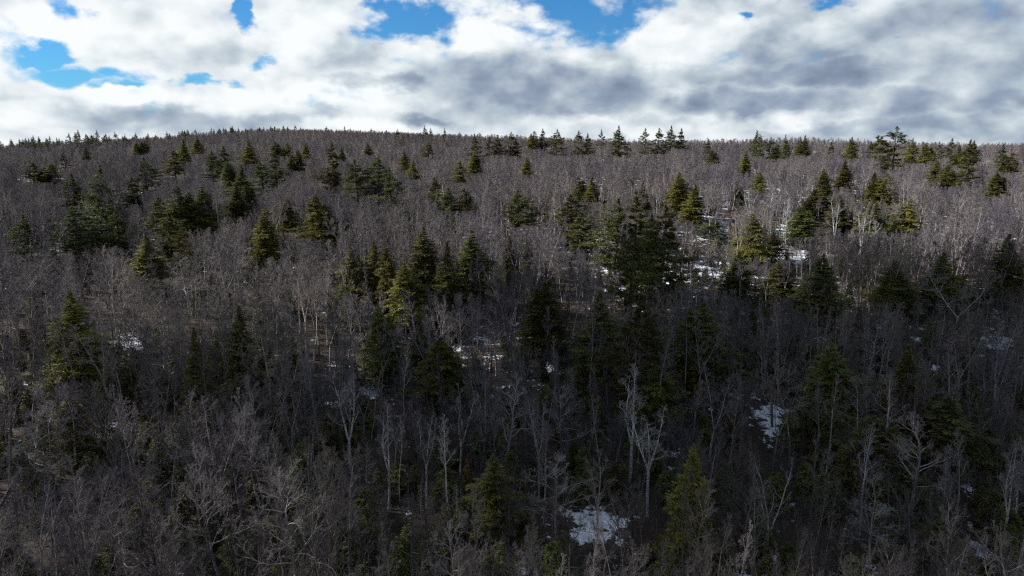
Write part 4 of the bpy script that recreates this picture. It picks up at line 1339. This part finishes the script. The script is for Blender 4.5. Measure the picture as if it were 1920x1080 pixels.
for i in range(2):
    me, hh = conifer_single('young_hemlock_%d' % i, 'h', HM, 310 + i, 5.0, 1.8, n_br=80, sprays=14, low=0.03, blade=(0.40, 0.16), shape=0.7, ragged=0.35)
    lib_add(lib2, 'young_%02d_hemlock' % i, me)
for o in lib2.objects:  # tinted down so the gaps between near trunks go black; shade in the colour
    if 'hemlock' in o.name:
        o.color = (0.5, 0.52, 0.5, 1)
    else:
        o.color = (0.42, 0.40, 0.40, 1)
for o in lib.objects:
    o.color = (1.1, 1.07, 1.03, 1)


def scatter(name, rows, coll, label):
    """One object of many plants: points that carry turn, size and shape, planted by geometry nodes."""
    P = np.array([r[:3] for r in rows])
    me = bpy.data.meshes.new(name)
    me.vertices.add(len(P))
    me.vertices.foreach_set('co', P.astype(np.float32).ravel())
    for an, typ, col in (('turn', 'FLOAT_VECTOR', 3), ('size', 'FLOAT_VECTOR', 4), ('shape', 'INT', 5)):
        at = me.attributes.new(an, typ, 'POINT')
        if typ == 'INT':
            at.data.foreach_set('value', np.array([r[col] for r in rows], np.int32))
        else:
            at.data.foreach_set('vector', np.array([r[col] for r in rows], np.float32).ravel())
    me.update()
    o = bpy.data.objects.new(name, me)
    scene.collection.objects.link(o)
    ng = bpy.data.node_groups.new(name, 'GeometryNodeTree')
    ng.interface.new_socket('Geometry', in_out='INPUT', socket_type='NodeSocketGeometry')
    ng.interface.new_socket('Geometry', in_out='OUTPUT', socket_type='NodeSocketGeometry')
    gi, go = ng.nodes.new('NodeGroupInput'), ng.nodes.new('NodeGroupOutput')
    ci = ng.nodes.new('GeometryNodeCollectionInfo')
    ci.inputs['Collection'].default_value = coll
    ci.inputs['Separate Children'].default_value = True
    ci.inputs['Reset Children'].default_value = True
    ip = ng.nodes.new('GeometryNodeInstanceOnPoints')
    ip.inputs['Pick Instance'].default_value = True

    def attr(nm, dt):
        a = ng.nodes.new('GeometryNodeInputNamedAttribute')
        a.data_type = dt
        a.inputs[0].default_value = nm
        return a.outputs[0]
    L = ng.links.new
    L(gi.outputs[0], ip.inputs['Points'])
    L(ci.outputs[0], ip.inputs['Instance'])
    L(attr('shape', 'INT'), ip.inputs['Instance Index'])
    e2r = ng.nodes.new('FunctionNodeEulerToRotation')
    L(attr('turn', 'FLOAT_VECTOR'), e2r.inputs[0])
    L(e2r.outputs[0], ip.inputs['Rotation'])
    L(attr('size', 'FLOAT_VECTOR'), ip.inputs['Scale'])
    L(ip.outputs[0], go.inputs[0])
    md = o.modifiers.new('plants', 'NODES')
    md.node_group = ng
    return tag(o, label, 'woods', None, 'stuff')


rows = []
for (x, y, h, px, pt, pb, f) in far:
    i = wood_rnd.randrange(4) if f < 330 else 4 + wood_rnd.randrange(3)
    if f < 420 and wood_rnd.random() < (0.13 if x > 0 else 0.05):
        i = 7 + wood_rnd.randrange(2)
    s = h / FAR_H[i]
    w = s * wood_rnd.uniform(0.85, 1.25)
    rows.append((x, y, float(ground_z(x, y)) - 0.15, (wood_rnd.gauss(0, 0.04), wood_rnd.gauss(0, 0.04), wood_rnd.uniform(0, 6.28)), (w, w, s), i))
scatter('distant_woods', rows, lib, 'mass of leafless grey hardwoods covering the far slope and ridge')
N_FAR = len(rows)

rows = []
y = 46.0
while y < 260:
    step = 2.4 if y < 130 else 4.0
    x = -(0.74 * y + 15)
    while x < 0.74 * y + 15:
        jx, jy = x + wood_rnd.uniform(-0.5, 0.5) * step, y + wood_rnd.uniform(-0.5, 0.5) * step
        x += step
        if wood_rnd.random() < 0.05:
            continue
        v = in_view(jx, jy, 5)
        if v is None:
            continue
        hid = hides_snow(v[0], v[1], v[2], v[3], 0.6, 8)
        if hid and wood_rnd.random() < (0.85 if hid == 2 else 0.6):
            continue
        # names sort saplings before young hemlocks
        i = wood_rnd.choices([0, 1, 2, 3, 4], [2.5, 2.5, 2.5, 1.5, 1.5])[0]
        s = wood_rnd.uniform(0.5, 1.2)
        rows.append((jx, jy, float(ground_z(jx, jy)) - 0.1, (wood_rnd.gauss(0, 0.09), wood_rnd.gauss(0, 0.09), wood_rnd.uniform(0, 6.28)), (s, s, s * wood_rnd.uniform(0.8, 1.2)), i))
    y += step
scatter('undergrowth', rows, lib2, 'thin leafless saplings and young hemlocks under the trees')
print('TREES', len(PLACED), 'far', N_FAR, 'under', len(rows))
